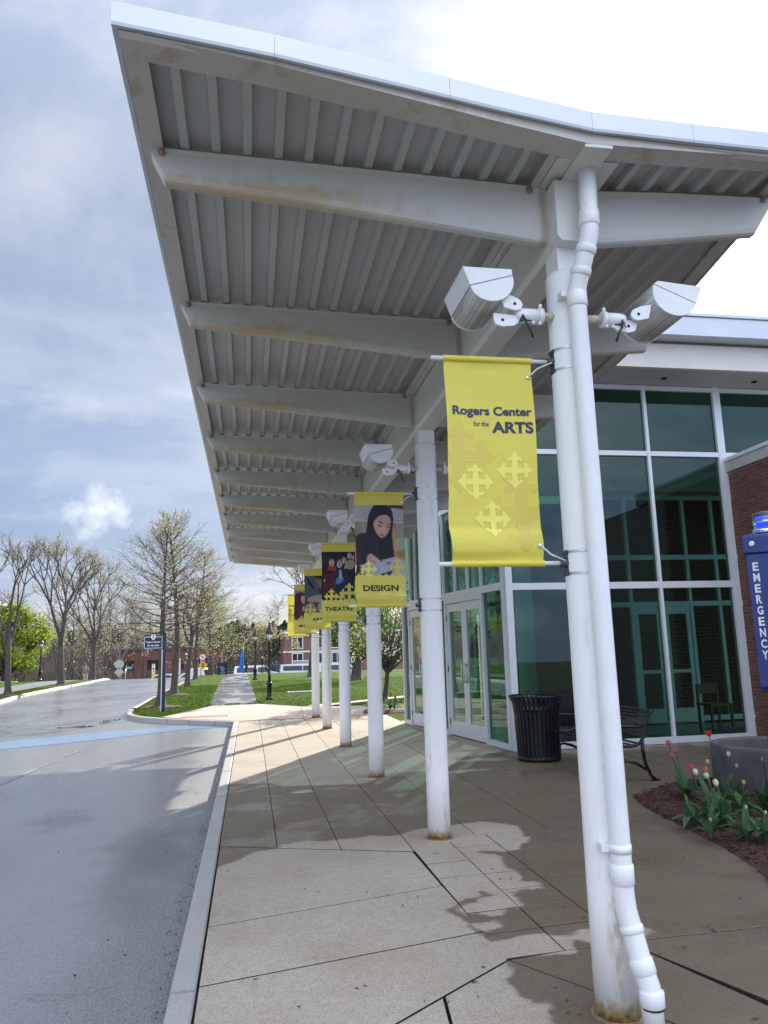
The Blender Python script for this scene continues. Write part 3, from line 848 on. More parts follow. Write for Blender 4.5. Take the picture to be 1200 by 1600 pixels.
# ---- path and lawns
PL = [(-1.18, 25.1), (-1.45, 34), (-1.65, 48), (-1.95, 70)]
PR = [(0.25, 25.3), (0.15, 34), (0.0, 48), (-0.26, 68)]
sheet('path', [(y, [lerp_path(PL, y), (lerp_path(PL, y)+lerp_path(PR, y))/2, lerp_path(PR, y)]) for y in (25.1, 28, 32, 38, 46, 54, 60, 62, 64, 66, 68, 70, 73)], 0.004, M['path'])
gy = [25.1, 28, 32, 36, 42, 50, 58, 61, 63, 65, 67, 69, 71, 73]
sheet('grass_verge', [(y, [lerp_path([(x+0.14, yy2) for x, yy2 in ISLAND], y), lerp_path(PL, y)-0.0]) for y in [21.3, 22, 23, 24] + gy], -0.005, M['grass'])
lawn_rows = [(y, [lerp_path(PR, y) if y >= 25.3 else 0.25 + (25.3-y)*0.68, 4, 8, 15, 25, 40, 60]) for y in [23.3, 24.3] + gy + [76, 80]]
sheet('lawn', lawn_rows, -0.006, M['grass'])
sheet('lawn', [(y, [3.33, 6, 12, 30]) for y in (17.1, 18, 19, 20, 21.5, 22.6, 23.4)], -0.012, M['grass'])
# narrow concrete walk that curves off to the right across the lawn
walk = MB(); pts = [(1.75, 23.4), (2.6, 24.0), (3.6, 24.9), (5.2, 26.3), (8, 27.6), (14, 28.6), (24, 29)]
vs = []
for i, (x, y) in enumerate(pts):
    vs += [(x+0.15, y-0.40, 0.006), (x, y+0.12, 0.006)]
walk.add(vs, [(2*i, 2*i+2, 2*i+3, 2*i+1) for i in range(len(pts)-1)])
tag(walk.build('walkway', plain('pale_concrete', (0.52, 0.49, 0.43), 0.8, 0, 0.15, 4)), kind='structure')
# left of the road: verge, footpath, lawn
lk = lambda y: lerp_path(LEFT_KERB, y)-0.15
sheet('grass_verge', [(y, [lk(y)-1.0-0.02*(y-30), lk(y)]) for y in [-5, 10, 20, 28, 32, 36, 42, 50, 58, 64, 68, 73]], -0.006, M['grass'])
sheet('footpath', [(y, [lk(y)-3.2-0.02*(y-30), lk(y)-1.0-0.02*(y-30)]) for y in [-5, 10, 20, 28, 32, 36, 42, 50, 58, 64, 68, 73]], -0.004, plain('footpath_asphalt', (0.20, 0.20, 0.205), 0.55, 0, 0.2, 3))
sheet('lawn', [(y, [-60, -40, lk(y)-3.2-0.02*(y-30)]) for y in [-5, 10, 20, 28, 32, 36, 42, 50, 58, 64]], -0.008, M['grass'])
sheet('footpath', [(y, [-60, -40, lk(y)-3.2-0.02*(y-30)]) for y in [64, 66, 68, 70, 73]], -0.004, plain('pale_paving', (0.50, 0.47, 0.42), 0.8, 0, 0.1, 3))
# parking lot and road far behind the rise
flat('car_park', [(-40, 74), (60, 74), (60, 92), (-40, 92)], -0.14, plain('bleached_asphalt', (0.30, 0.30, 0.31), 0.4, 0, 0.1, 1))
# ------------------------------------------------------------------ canopy
canopy = tag(empty('entrance_canopy', (1.61, 3.45, 0)), 'long white steel butterfly canopy on round columns with rust-stained rafters', 'canopy')
cw = canopy.matrix_world
def canopy_child(o):
    o.parent = canopy
    o.matrix_parent_inverse = Matrix.Translation((-1.61, -3.45, 0))
    return o
CY = [3.45, 6.74, 10.05, 13.30, 16.48, 19.30]
NEAR = [(-0.513, 2.70), (0.09, 2.775), (0.68, 2.875), (1.11, 2.95), (1.59, 3.025), (2.13, 3.05), (2.56, 3.065), (2.80, 3.07)]
REAVE = [(2.80, 3.07), (2.85, 3.45), (2.93, 3.96), (3.06, 4.7), (3.18, 5.94), (3.27, 8.5), (3.32, 12.0), (3.34, 20.4)]
def near_y(x):
    for (x0, y0), (x1, y1) in zip(NEAR, NEAR[1:]):
        if x <= x1: return y0 + (y1-y0)*(x-x0)/(x1-x0)
    return NEAR[-1][1]
FAR = 20.42
def zt(x):
    """underside of the deck ribs = top of the rafters"""
    return 4.0 - 0.023*(x+0.46) if x < 1.6 else 3.96 + 0.058*(x-1.81)
# corrugated deck: one sheet per wing, ribs along the street
def deck(x0, x1, off):
    b = MB()
    per = 0.149
    prof = []
    x = x0
    while x < x1:
        for u, d in ((0.0, 1), (0.094, 1), (0.102, 0), (0.141, 0), (0.149, 1)):
            if x+u <= x1: prof.append((x+u, d))
        x += per
    ylist = [None, 4.2, 6, 8, 10, 12, 14, 16, 18, FAR-0.02]
    vs = []
    for yv in ylist:
        for xx, d in prof:
            y = near_y(xx)+0.02 if yv is None else yv
            if yv is not None and xx > lerp_path(REAVE, yv)-0.02: pass
            vs.append((xx, y, zt(xx) + 0.004 + 0.042*d))
    n = len(prof)
    fs = [(i*n+k, i*n+k+1, (i+1)*n+k+1, (i+1)*n+k) for i in range(len(ylist)-1) for k in range(n-1)]
    b.add(vs, fs, False)
    return canopy_child(b.build('roof_deck', M['deck']))
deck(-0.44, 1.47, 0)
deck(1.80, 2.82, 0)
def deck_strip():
    # the right wing widens behind the first bay
    b = MB(); ylist = [3.1, 3.45, 3.96, 4.7, 5.94, 8.5, 12, 16, FAR-0.02]
    vs = []
    for y in ylist:
        e = lerp_path(REAVE, y)
        for x in (2.80, e): vs.append((x, y, zt(x)+0.03))
    b.add(vs, [(2*i, 2*i+1, 2*i+3, 2*i+2) for i in range(len(ylist)-1)])
    canopy_child(b.build('roof_deck', M['deck']))
deck_strip()
# roof skin above
b = MB()
for xs in ([-0.50, 1.50], [1.50, 1.78], [1.78, 3.3]):
    ylist = [None, 5, 10, 15, FAR]
    vs = []
    for yv in ylist:
        for x in xs:
            xx = min(x, lerp_path(REAVE, yv or 3.07)-0.01)
            vs.append((xx, (near_y(xx)+0.01) if yv is None else yv, zt(xx)+0.075))
    b.add(vs, [(2*i, 2*i+1, 2*i+3, 2*i+2) for i in range(len(ylist)-1)])
canopy_child(b.build('roof_skin', M['fascia']))
# edge channels: left eave, near end, far end, right eave
def channel(pts, w, inward, zf, name='edge_channel', mat='edge', h=0.09):
    b = MB(); n = len(pts); P = [Vector(p) for p in pts]; vs = []
    for i in range(n):
        t = (P[min(i+1, n-1)]-P[max(i-1, 0)]).normalized()
        nn = Vector((-t.y, t.x))*inward
        z = zf(P[i].x)
        for u, dz in ((0, h), (0, 0), (w, 0), (w, 0.012), (0.012, 0.012), (0.012, h)):
            q = P[i] + nn*u
            vs.append((q.x, q.y, z+dz))
    fs = [(i*6+k, i*6+k+1, (i+1)*6+k+1, (i+1)*6+k) for i in range(n-1) for k in range(5)]
    b.add(vs, fs, False)
    return canopy_child(b.build(name, M[mat], fix=True))
channel([(-0.513, 2.70), (-0.513, 8), (-0.513, 14), (-0.513, FAR)], 0.095, -1, lambda x: zt(x)-0.014)
channel([(x, y+0.004) for x, y in NEAR[:5]], 0.135, +1, lambda x: zt(x)-0.012)
channel([(x, y+0.004) for x, y in NEAR[4:]], 0.12, +1, lambda x: zt(x)-0.010)
channel([(-0.513, FAR), (1.6, FAR), (3.34, FAR)], 0.12, -1, lambda x: zt(x)-0.010)
channel(REAVE, 0.08, +1, lambda x: zt(x)-0.004)
# metal fascia pieces of the near end, each between two joints
def fascia_piece(x0, x1, side=False):
    xs = [x0] + [x for x, y in NEAR if x0 < x < x1] + [x1]
    b = MB(); vs = []
    for x in xs:
        y = near_y(x)
        z = 3.99 + (0.0 if x < 1.6 else 0.02*(x-1.6))
        for dy, dz in ((-0.022, 0.0), (-0.026, 0.012), (-0.026, 0.10), (-0.018, 0.107), (0.03, 0.107), (0.0, 0.0)):
            vs.append((x, y+dy, z+dz))
    n = len(xs)
    fs = [(i*6+k, (i+1)*6+k, (i+1)*6+(k+1) % 6, i*6+(k+1) % 6) for i in range(n-1) for k in range(6)]
    fs += [tuple(range(6)), tuple(range((n-1)*6, n*6))[::-1]]
    b.add(vs, fs, False)
    return canopy_child(b.build('fascia_panel', M['fascia'], fix=True))
for x0, x1 in ((-0.535, 0.0893), (0.0907, 0.8613), (0.8627, 1.5893), (1.5907, 2.1293), (2.1307, 2.80)): fascia_piece(x0, x1)
b = MB(); b.box((-0.535, 2.70, 3.988), (-0.515, 11.5, 4.097)); canopy_child(b.build('fascia_panel', M['fascia']))
b = MB(); b.box((-0.535, 11.504, 3.988), (-0.515, FAR, 4.097)); canopy_child(b.build('fascia_panel', M['fascia']))
for (xa, ya), (xb, yb) in zip(REAVE, REAVE[1:]):
    b = MB(); b.add([(xa+0.012, ya, zt(xa)), (xb+0.012, yb, zt(xb)), (xb+0.012, yb, zt(xb)+0.11), (xa+0.012, ya, zt(xa)+0.11),
                     (xa+0.03, ya, zt(xa)), (xb+0.03, yb, zt(xb)), (xb+0.03, yb, zt(xb)+0.11), (xa+0.03, ya, zt(xa)+0.11)],
                    [(0,1,2,3), (4,7,6,5), (0,4,5,1), (3,2,6,7), (0,3,7,4), (1,5,6,2)])
    canopy_child(b.build('fascia_panel', M['fascia'], fix=True))
# light lip under the near fascia
b = MB(); vs = []
for x, y in NEAR:
    for dy, dz in ((-0.004, -0.004), (0.03, -0.008), (0.03, 0.004)): vs.append((x, y+dy, 3.99+dz))
b.add(vs, [(i*3+k, i*3+3+k, i*3+4+k, i*3+1+k) for i in range(len(NEAR)-1) for k in range(2)])
canopy_child(b.build('drip_edge', M['cream']))
# valley gutter
b = MB(); b.box((1.475, near_y(1.6)+0.135, 3.948), (1.60, FAR-0.1, 3.955)); b.box((1.604, near_y(1.6)+0.02, 3.943), (1.69, FAR-0.1, 3.952)); b.box((1.694, near_y(1.7)+0.135, 3.948), (1.80, FAR-0.1, 3.955))
b.box((1.56, near_y(1.6)+0.004, 3.925), (1.70, near_y(1.6)+0.40, 3.942))
canopy_child(b.build('valley_gutter', M['beam']))
b = MB(); b.box((1.425, near_y(1.4)+0.14, 3.946), (1.470, FAR-0.1, 3.953)); canopy_child(b.build('gutter_flashing', M['edge']))
# tapered rafters: plate web with rounded lower edge, top flange, end bolt
def rafter(y, side):
    if side < 0:
        top = [(-0.46, 4.0), (1.512, 3.955)]
        bot = [(-0.475, 3.955), (-0.41, 3.822), (0.24, 3.77), (0.99, 3.695), (1.512, 3.64)]
    else:
        e = lerp_path(REAVE, y)
        top = [(1.708, 3.954), (e-0.01, zt(e-0.01)-0.003)]
        bot = [(1.708, 3.652), (1.82, 3.66), (2.23, 3.715), (e-0.13, 3.785), (e-0.02, 3.95)]
    xs = [-0.475, -0.41, 0.24, 0.99, 1.512] if side < 0 else [1.708, 1.82, 2.23, e-0.13, e-0.02]
    b = MB(); vs = []
    for x, zb in bot:
        zb2 = zb
        ztp = min(zt(x), 4.0) - 0.006
        c = min(0.02, (ztp-zb2)*0.3)
        for dy, z in ((-0.045, ztp), (-0.040, ztp-0.02), (-0.040, zb2+c*1.6), (-0.032, zb2+c*0.4), (-0.018, zb2), (0.018, zb2), (0.032, zb2+c*0.4), (0.040, zb2+c*1.6), (0.040, ztp-0.02), (0.045, ztp)):
            vs.append((x, y+dy, z))
    n = len(bot)
    fs = [(i*10+k, (i+1)*10+k, (i+1)*10+(k+1) % 10, i*10+(k+1) % 10) for i in range(n-1) for k in range(10)]
    fs += [tuple(range(10)), tuple(range((n-1)*10, n*10))]
    b.add(vs, fs, False)
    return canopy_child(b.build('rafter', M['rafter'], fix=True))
rusty = plain('rusty_bolt', (0.33, 0.24, 0.17), 0.8, 0, 0.4, 60)
bolt = MB(); bolt.lathe([(0.019, 0), (0.019, 0.004), (0.010, 0.005), (0.010, 0.012), (0.002, 0.013)], 12, (0, 0, 0))
boltme = bolt.mesh('bolt', rusty)
RY = []
for a, c in zip(CY, CY[1:]): RY += [a, (a+c)/2]
RY.append(CY[-1])
for y in RY:
    for s in (-1, 1):
        r = rafter(y, s)
        for bx in ((-0.425, 1.42) if s < 0 else (lerp_path(REAVE, y)-0.07,)):
            bo = link('bolt', boltme, None)
            bo.matrix_world = T3(bx, y-0.046, zt(bx)-0.030) @ rot('X', R(90))
            bo.parent = r
            bo.matrix_parent_inverse = Matrix.Translation((-1.61, -3.45, 0)).inverted() @ Matrix.Identity(4)
            bo.matrix_parent_inverse = Matrix.Identity(4)
# spine beam over the columns
b = MB()
b.prism([(1.512, 3.62), (1.536, 3.596), (1.684, 3.596), (1.708, 3.62), (1.708, 3.925), (1.512, 3.925)], 3.30, FAR-0.25, 'y')
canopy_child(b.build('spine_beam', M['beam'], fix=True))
# columns with a square neck, a base collar and banner bands
for i, y in enumerate(CY):
    b = MB()
    b.lathe([(0.098, 0.0), (0.098, 0.5), (0.0975, 1.8), (0.0975, 3.455), (0.091, 3.475), (0.060, 3.476)], 32, (1.61 if i else 1.598, y, 0))
    c = canopy_child(b.build('column', M['column']))
    b = MB(); b.box((1.535, y-0.075, 3.470), (1.685, y+0.075, 3.598)); canopy_child(b.build('column_neck', M['column']))
    b = MB(); b.lathe([(0.118, 0.001), (0.118, 0.005), (0.099, 0.007)], 28, (1.61 if i else 1.598, y, 0), False)
    canopy_child(b.build('base_plate', plain('rusted_base', (0.22, 0.18, 0.14), 0.9, 0, 0.5, 40)))
# downpipe on the first column: offsets, couplings, straps
def dp(): return [(1.652, 3.22, 3.935), (1.645, 3.22, 3.62), (1.640, 3.225, 3.575), (1.602, 3.28, 3.39), (1.595, 3.30, 3.345), (1.592, 3.31, 3.29), (1.600, 3.312, 0.53), (1.603, 3.307, 0.47), (1.632, 3.258, 0.26), (1.645, 3.235, 0.19), (1.648, 3.225, 0.0)]
P = [Vector(p) for p in dp()]
b = MB(); b.tube(P, 0.045, 20)
pipe = canopy_child(b.build('downpipe', M['pipe']))
def ring(a, c, r=0.0505, name='coupling', mat='pipe'):
    b = MB(); d = (c-a); t = d.normalized()
    b.tube([a, a+t*0.003, a+d*0.5, c-t*0.003, c], [r-0.003, r, r, r, r-0.003], 20)
    o = b.build(name, M[mat]); o.parent = pipe; return o
def on(i, f): return P[i] + (P[i+1]-P[i])*f
ring(on(0, 0.72), on(0, 0.98)); ring(on(2, 0.22), on(2, 0.42)); ring(on(2, 0.78), on(2, 0.97)); ring(on(5, -0.0)+Vector((0,0,0.03)), on(5, 0.018))
ring(on(5, 0.955), on(5, 0.985)); ring(on(7, 0.28), on(7, 0.42)); ring(on(7, 0.86), on(8, 0.4)); ring(P[10]+Vector((0,0,0.12)), P[10]+Vector((-0.001,0,0.18)))
for z in (3.30, 0.70):
    b = MB(); c = Vector((1.594 if z > 2 else 1.6, 3.312, z))
    b.tube([c, c+Vector((0,0,0.035))], 0.048, 20)
    b.box((1.518, 3.322, z+0.004), (1.556, 3.372, z+0.034))
    o = b.build('pipe_strap', M['pipe']); o.parent = pipe
# black grime line where the pipe enters the last coupling
b = MB(); b.tube([P[10]+Vector((0,0,0.112)), P[10]+Vector((0,0,0.120))], 0.0462, 20, False); o = b.build('sealant_ring', M['cable']); o.parent = pipe

# ------------------------------------------------------------------ floodlights
def floodlight(mirror):
    """half-round perforated body under a wedge hood; local origin at the arm's column end, arm along -x"""
    s = -1 if mirror else 1
    root = empty('floodlight')
    # profile measured in the x,z plane, origin at column axis, arm height
    D = Vector((-0.55, 0.11)); C = Vector((-0.33, 0.175)); A = Vector((-0.585, 0.21)); B2 = Vector((-0.332, 0.21))
    if mirror: D = Vector((-0.66, 0.08)); C = Vector((-0.43, 0.175)); A = Vector((-0.70, 0.178)); B2 = Vector((-0.455, 0.197))
    mid = (D+C)/2; ax = (C-D).normalized(); nrm = Vector((ax.y, -ax.x)); rad = (C-D).length/2
    arc = [mid + (-ax*math.cos(t) + nrm*math.sin(t)*0.92)*rad for t in [math.pi*k/18 for k in range(19)]]
    L0, L1 = -0.10, 0.27
    fx = lambda p: (s*p.x, p.y)
    for ya, yb in ((L0, L0+0.012), (L1-0.012, L1)):
        b = MB(); b.prism([fx(p) for p in arc], ya, yb, 'y'); b.build('end_cap', M['fixture'], root, fix=True)
    b = MB(); b.prism([fx(mid + (p-mid)*0.965) for p in arc], L0+0.012, L1-0.012, 'y', None, True)
    b.build('perforated_body', M['perf'], root, fix=True)
    b = MB(); g = nrm*-0.006
    b.prism([fx(p) for p in (D+g, C+g, B2, A)], L0, L1, 'y'); b.build('hood', M['fixture'], root, fix=True)
    # knuckle and arm
    if mirror: u, l, xs0 = Vector((-0.345, 0.02)), Vector((-0.300, -0.035)), -0.26
    else: u, l, xs0 = Vector((-0.318, 0.040)), Vector((-0.375, -0.035)), -0.275
    b = MB()
    b.prism([fx(u + Vector(p)) for p in ((-0.075, 0.055), (-0.02, 0.045), (0.03, 0.022), (0.042, -0.004), (0.030, -0.026), (0.005, -0.034), (-0.055, -0.02))], -0.075, -0.060, 'y')
    b.build('mounting_lug', M['fixture'], root, fix=True)
    b = MB(); b.prism([fx(l + Vector(p)) for p in ((-0.045, 0.035), (0.03, 0.03), (0.085, 0.025), (0.09, -0.005), (0.06, -0.026), (0.0, -0.034), (-0.035, -0.024), (-0.045, 0.0))], -0.045, -0.030, 'y')
    b.build('mounting_lug', M['fixture'], root, fix=True)
    for q, y in ((u, -0.0765), (l, -0.0465)):
        b = MB(); b.tube([(s*q.x, y, q.y), (s*q.x, y+0.003, q.y)], 0.008, 10); b.build('bolt_hole', M['dark'], root)
    xk = xs0
    b = MB(); b.tube([(s*(xk-0.03), -0.03, 0.0), (s*(xk-0.025), -0.03, 0), (s*xk, -0.03, 0), (s*-0.165, -0.03, 0)], [0.022, 0.030, 0.037, 0.037], 16)
    b.build('arm_sleeve', M['fixture'], root)
    b = MB(); b.tube([(s*-0.185, -0.03, 0), (s*-0.160, -0.03, 0)], 0.042, 16); b.build('sleeve_collar', M['fixture'], root)
    for q in (-0.18, -0.215):
        b = MB(); b.tube([(s*q, -0.045, -0.036), (s*q, -0.047, -0.052)], 0.008, 8); b.build('set_screw', M['fixture'], root)
    b = MB(); b.tube([(s*-0.175, -0.04, 0.036), (s*-0.17, -0.045, 0.058)], 0.009, 8); b.build('set_screw', M['fixture'], root)
    b = MB(); b.tube([(s*-0.17, -0.03, 0), (s*-0.085, -0.02, 0)], 0.023, 14); b.build('arm', M['stain_pipe'], root)
    b = MB(); cx = s*xk
    b.tube([(cx, -0.06, -0.01), (cx+s*0.01, -0.075, -0.05), (cx+s*0.035, -0.07, -0.10), (cx+s*0.045, -0.065, -0.13)], 0.006, 8)
    b.build('cable', M['cable'], root); b = MB(); b.tube([(cx, -0.06, -0.015), (cx+s*-0.02, -0.06, -0.05), (cx+s*0.01, -0.05, -0.03), (s*-0.2, -0.04, -0.03)], 0.0045, 8)
    b.build('cable', M['cable'], root)
    return root
flL = ['white floodlight with perforated half-round body left of the nearest column', 'white floodlight left of the second column, above the girl-drawing banner',
       'white floodlight left of the third column, just above the theatre banner', 'small white floodlight on the fourth column, behind the theatre banner top',
       'tiny white floodlight on the fifth column, above the red-haired portrait banner']
p0 = None
for i in range(5):
    o = floodlight(False) if i == 0 else copy_tree(p0)
    if i == 0: p0 = o
    o.location = (1.61, CY[i], 3.235); tag(o, flL[i], 'floodlight', 'floodlights on the columns')
q0 = None
for i in range(2):
    o = floodlight(True) if i == 0 else copy_tree(q0)
    if i == 0: q0 = o
    o.location = (1.61, CY[i], 3.235)
    tag(o, ['white floodlight right of the nearest column and its downpipe, against the bright sky', 'white floodlight on the right arm of the second column, behind the big yellow banner'][i], 'floodlight', 'floodlights on the columns')
# ------------------------------------------------------------------ banners
YEL = (0.82, 0.71, 0.115)
def clothm(name, attr):
    t = NT(name, 0.42, 0, 0.35)
    n = t.noise(t.pos(), 7, 4, 0.55, (1, 1, 0.4))
    if attr:
        c = t.n('ShaderNodeVertexColor'); c.layer_name = 'print'; col = c.outputs[0]
    else:
        col = YEL
    col = t.mix(t.math('MULTIPLY', t.step(n, 0.4, 0.7), 0.12), col, t.mix(1, col, (0.8, 0.78, 0.7), 'MULTIPLY'))
    t.color(col)
    t.bump(t.noise(t.pos(), 5, 3, 0.5, (1, 1, 2.2)), 0.35, 0.02)
    tr = t.n('ShaderNodeBsdfTranslucent'); t.put(col, tr.inputs[0])
    mx = t.n('ShaderNodeMixShader'); mx.inputs[0].default_value = 0.18
    t.l(t.b.outputs[0], mx.inputs[1]); t.l(tr.outputs[0], mx.inputs[2]); t.l(mx.outputs[0], t.out.inputs[0])
    return t.m
M['cloth'] = clothm('yellow_vinyl', False)
M['printcloth'] = clothm('printed_vinyl', True)
M['paleyel'] = plain('pale_yellow_print', (0.85, 0.765, 0.14), 0.45, 0, 0.03, 5)
M['darkyel'] = plain('dark_yellow_print', (0.665, 0.54, 0.085), 0.45, 0, 0.03, 5)
M['midyel'] = plain('soft_yellow_print', (0.77, 0.65, 0.105), 0.45, 0, 0.03, 5)
M['blackink'] = plain('black_ink', (0.02, 0.022, 0.018), 0.5)
BW, BH = 0.45, 1.02
def warp(seed):
    r = random.Random(seed); a, b2, c = r.uniform(0, 6), r.uniform(0, 6), r.uniform(0.6, 1.2)
    def f(p):
        u, v = p.x/BW, p.z/BH
        edge = max(0.0, min(1, (0.16-v)/0.16))
        d = 0.007*c*math.sin(v*7+a)*(0.4+u*0.6) + 0.004*math.sin(u*5+b2+v*3) - 0.028*math.sin(max(0, min(1, v/0.17))*math.pi)*(1-0.3*u)
        k = min(1, v*14)*min(1, (1-v)*14)
        dx = (0.004*math.sin(v*9+a) - 0.010*math.sin(max(0, min(1, (v-0.02)/0.3))*math.pi)*(1-u))*k
        return Vector((p.x+dx, p.y+d*min(1, v*20)*min(1, (1-v)*20), p.z))
    return f
def fleury(cx, cz, s):
    """cross with fleur-de-lis ends, as a list of (x, z) polygons"""
    arm = [(0.083, 0.083), (0.075, 0.27), (0.10, 0.285), (0.13, 0.275), (0.165, 0.245), (0.205, 0.26), (0.21, 0.30), (0.175, 0.345), (0.125, 0.365), (0.085, 0.365), (0.078, 0.395), (0.075, 0.42), (0.045, 0.44), (0.025, 0.47), (0.0, 0.52)]
    half = arm + [(-x, y) for x, y in arm[::-1][1:]]
    polys = []
    for k in range(4):
        a = k*math.pi/2; co, si = math.cos(a), math.sin(a)
        polys.append([(cx + s*(x*co-y*si), cz + s*(x*si+y*co)) for x, y in half] )
    polys.append([(cx + s*x, cz + s*y) for x, y in ((-0.083, -0.083), (0.083, -0.083), (0.083, 0.083), (-0.083, 0.083))])
    return polys
def clip_poly(poly, x0, x1, z0, z1):
    for ax, lim, sg in ((0, x0, 1), (0, x1, -1), (1, z0, 1), (1, z1, -1)):
        out = []
        for i in range(len(poly)):
            p, q = poly[i-1], poly[i]
            ip = (p[ax]-lim)*sg >= 0; iq = (q[ax]-lim)*sg >= 0
            if ip != iq:
                t = (lim-p[ax])/(q[ax]-p[ax]); out.append((p[0]+(q[0]-p[0])*t, p[1]+(q[1]-p[1])*t))
            if iq: out.append(q)
        poly = out
        if not poly: return poly
    return poly
def print_piece(name, polys, dy, mat, w, parent):
    bm = bmesh.new()
    for poly in polys:
        poly = clip_poly(poly, 0.001, BW-0.001, 0.02, BH-0.01)
        if len(poly) < 3: continue
        try: bm.faces.new([bm.verts.new((x, dy, z)) for x, z in poly])
        except Exception: pass
    bmesh.ops.triangulate(bm, faces=bm.faces[:])
    bmesh.ops.subdivide_edges(bm, edges=[e for e in bm.edges if e.calc_length() > 0.05], cuts=2, use_grid_fill=True)
    for v in bm.verts: v.co = w(v.co)
    me = bpy.data.meshes.new(name); bm.to_mesh(me); bm.free(); me.materials.append(mat)
    return link(name, me, parent)

# ---- pictures printed on the vinyl, painted cell by cell from plain shapes
def canvas(w, h, col): return np.tile(np.array(col, float), (h, w, 1))
def inside(poly, w, h):
    xs = (np.arange(w)+0.5)/w; zs = (np.arange(h)+0.5)/h
    X, Z = np.meshgrid(xs, zs)
    r = np.zeros((h, w), bool)
    n = len(poly)
    for i in range(n):
        x0, y0 = poly[i-1]; x1, y1 = poly[i]
        if y0 == y1: continue
        c = ((y0 > Z) != (y1 > Z)) & (X < (x1-x0)*(Z-y0)/(y1-y0)+x0)
        r ^= c
    return r
def paint(img, poly, col, a=1.0):
    h, w, _ = img.shape; k = inside(poly, w, h)
    img[k] = img[k]*(1-a) + np.array(col)*a
def smoothpoly(p, n=3):
    for _ in range(n):
        q = []
        for i in range(len(p)):
            a, b2 = p[i], p[(i+1) % len(p)]
            q += [(a[0]*.75+b2[0]*.25, a[1]*.75+b2[1]*.25), (a[0]*.25+b2[0]*.75, a[1]*.25+b2[1]*.75)]
        p = q
    return p
def blob(img, pts, col, a=1.0): paint(img, smoothpoly(pts), col, a)
def ell(img, cx, cy, rx, ry, col, a=1.0, rotd=0):
    t = R(rotd)
    paint(img, [(cx + rx*math.cos(k*.3142)*math.cos(t) - ry*math.sin(k*.3142)*math.sin(t), cy + rx*math.cos(k*.3142)*math.sin(t) + ry*math.sin(k*.3142)*math.cos(t)) for k in range(20)], col, a)
def soft(img, n=1):
    for _ in range(n):
        p = np.pad(img, ((1,1),(1,1),(0,0)), 'edge')
        img = (p[:-2,1:-1]+p[2:,1:-1]+p[1:-1,:-2]+p[1:-1,2:]+4*img)/8
    return img
def grain(img, amt, seed):
    r = np.random.RandomState(seed); return np.clip(img*(1+amt*r.randn(*img.shape[:2], 1)), 0, 1)
NX, NZ = 84, 190
PH0, PH1 = 0.265, 0.895          # picture between the yellow bands (fractions of the banner)
def flip(p): return [(x, 1-y) for x, y in p]
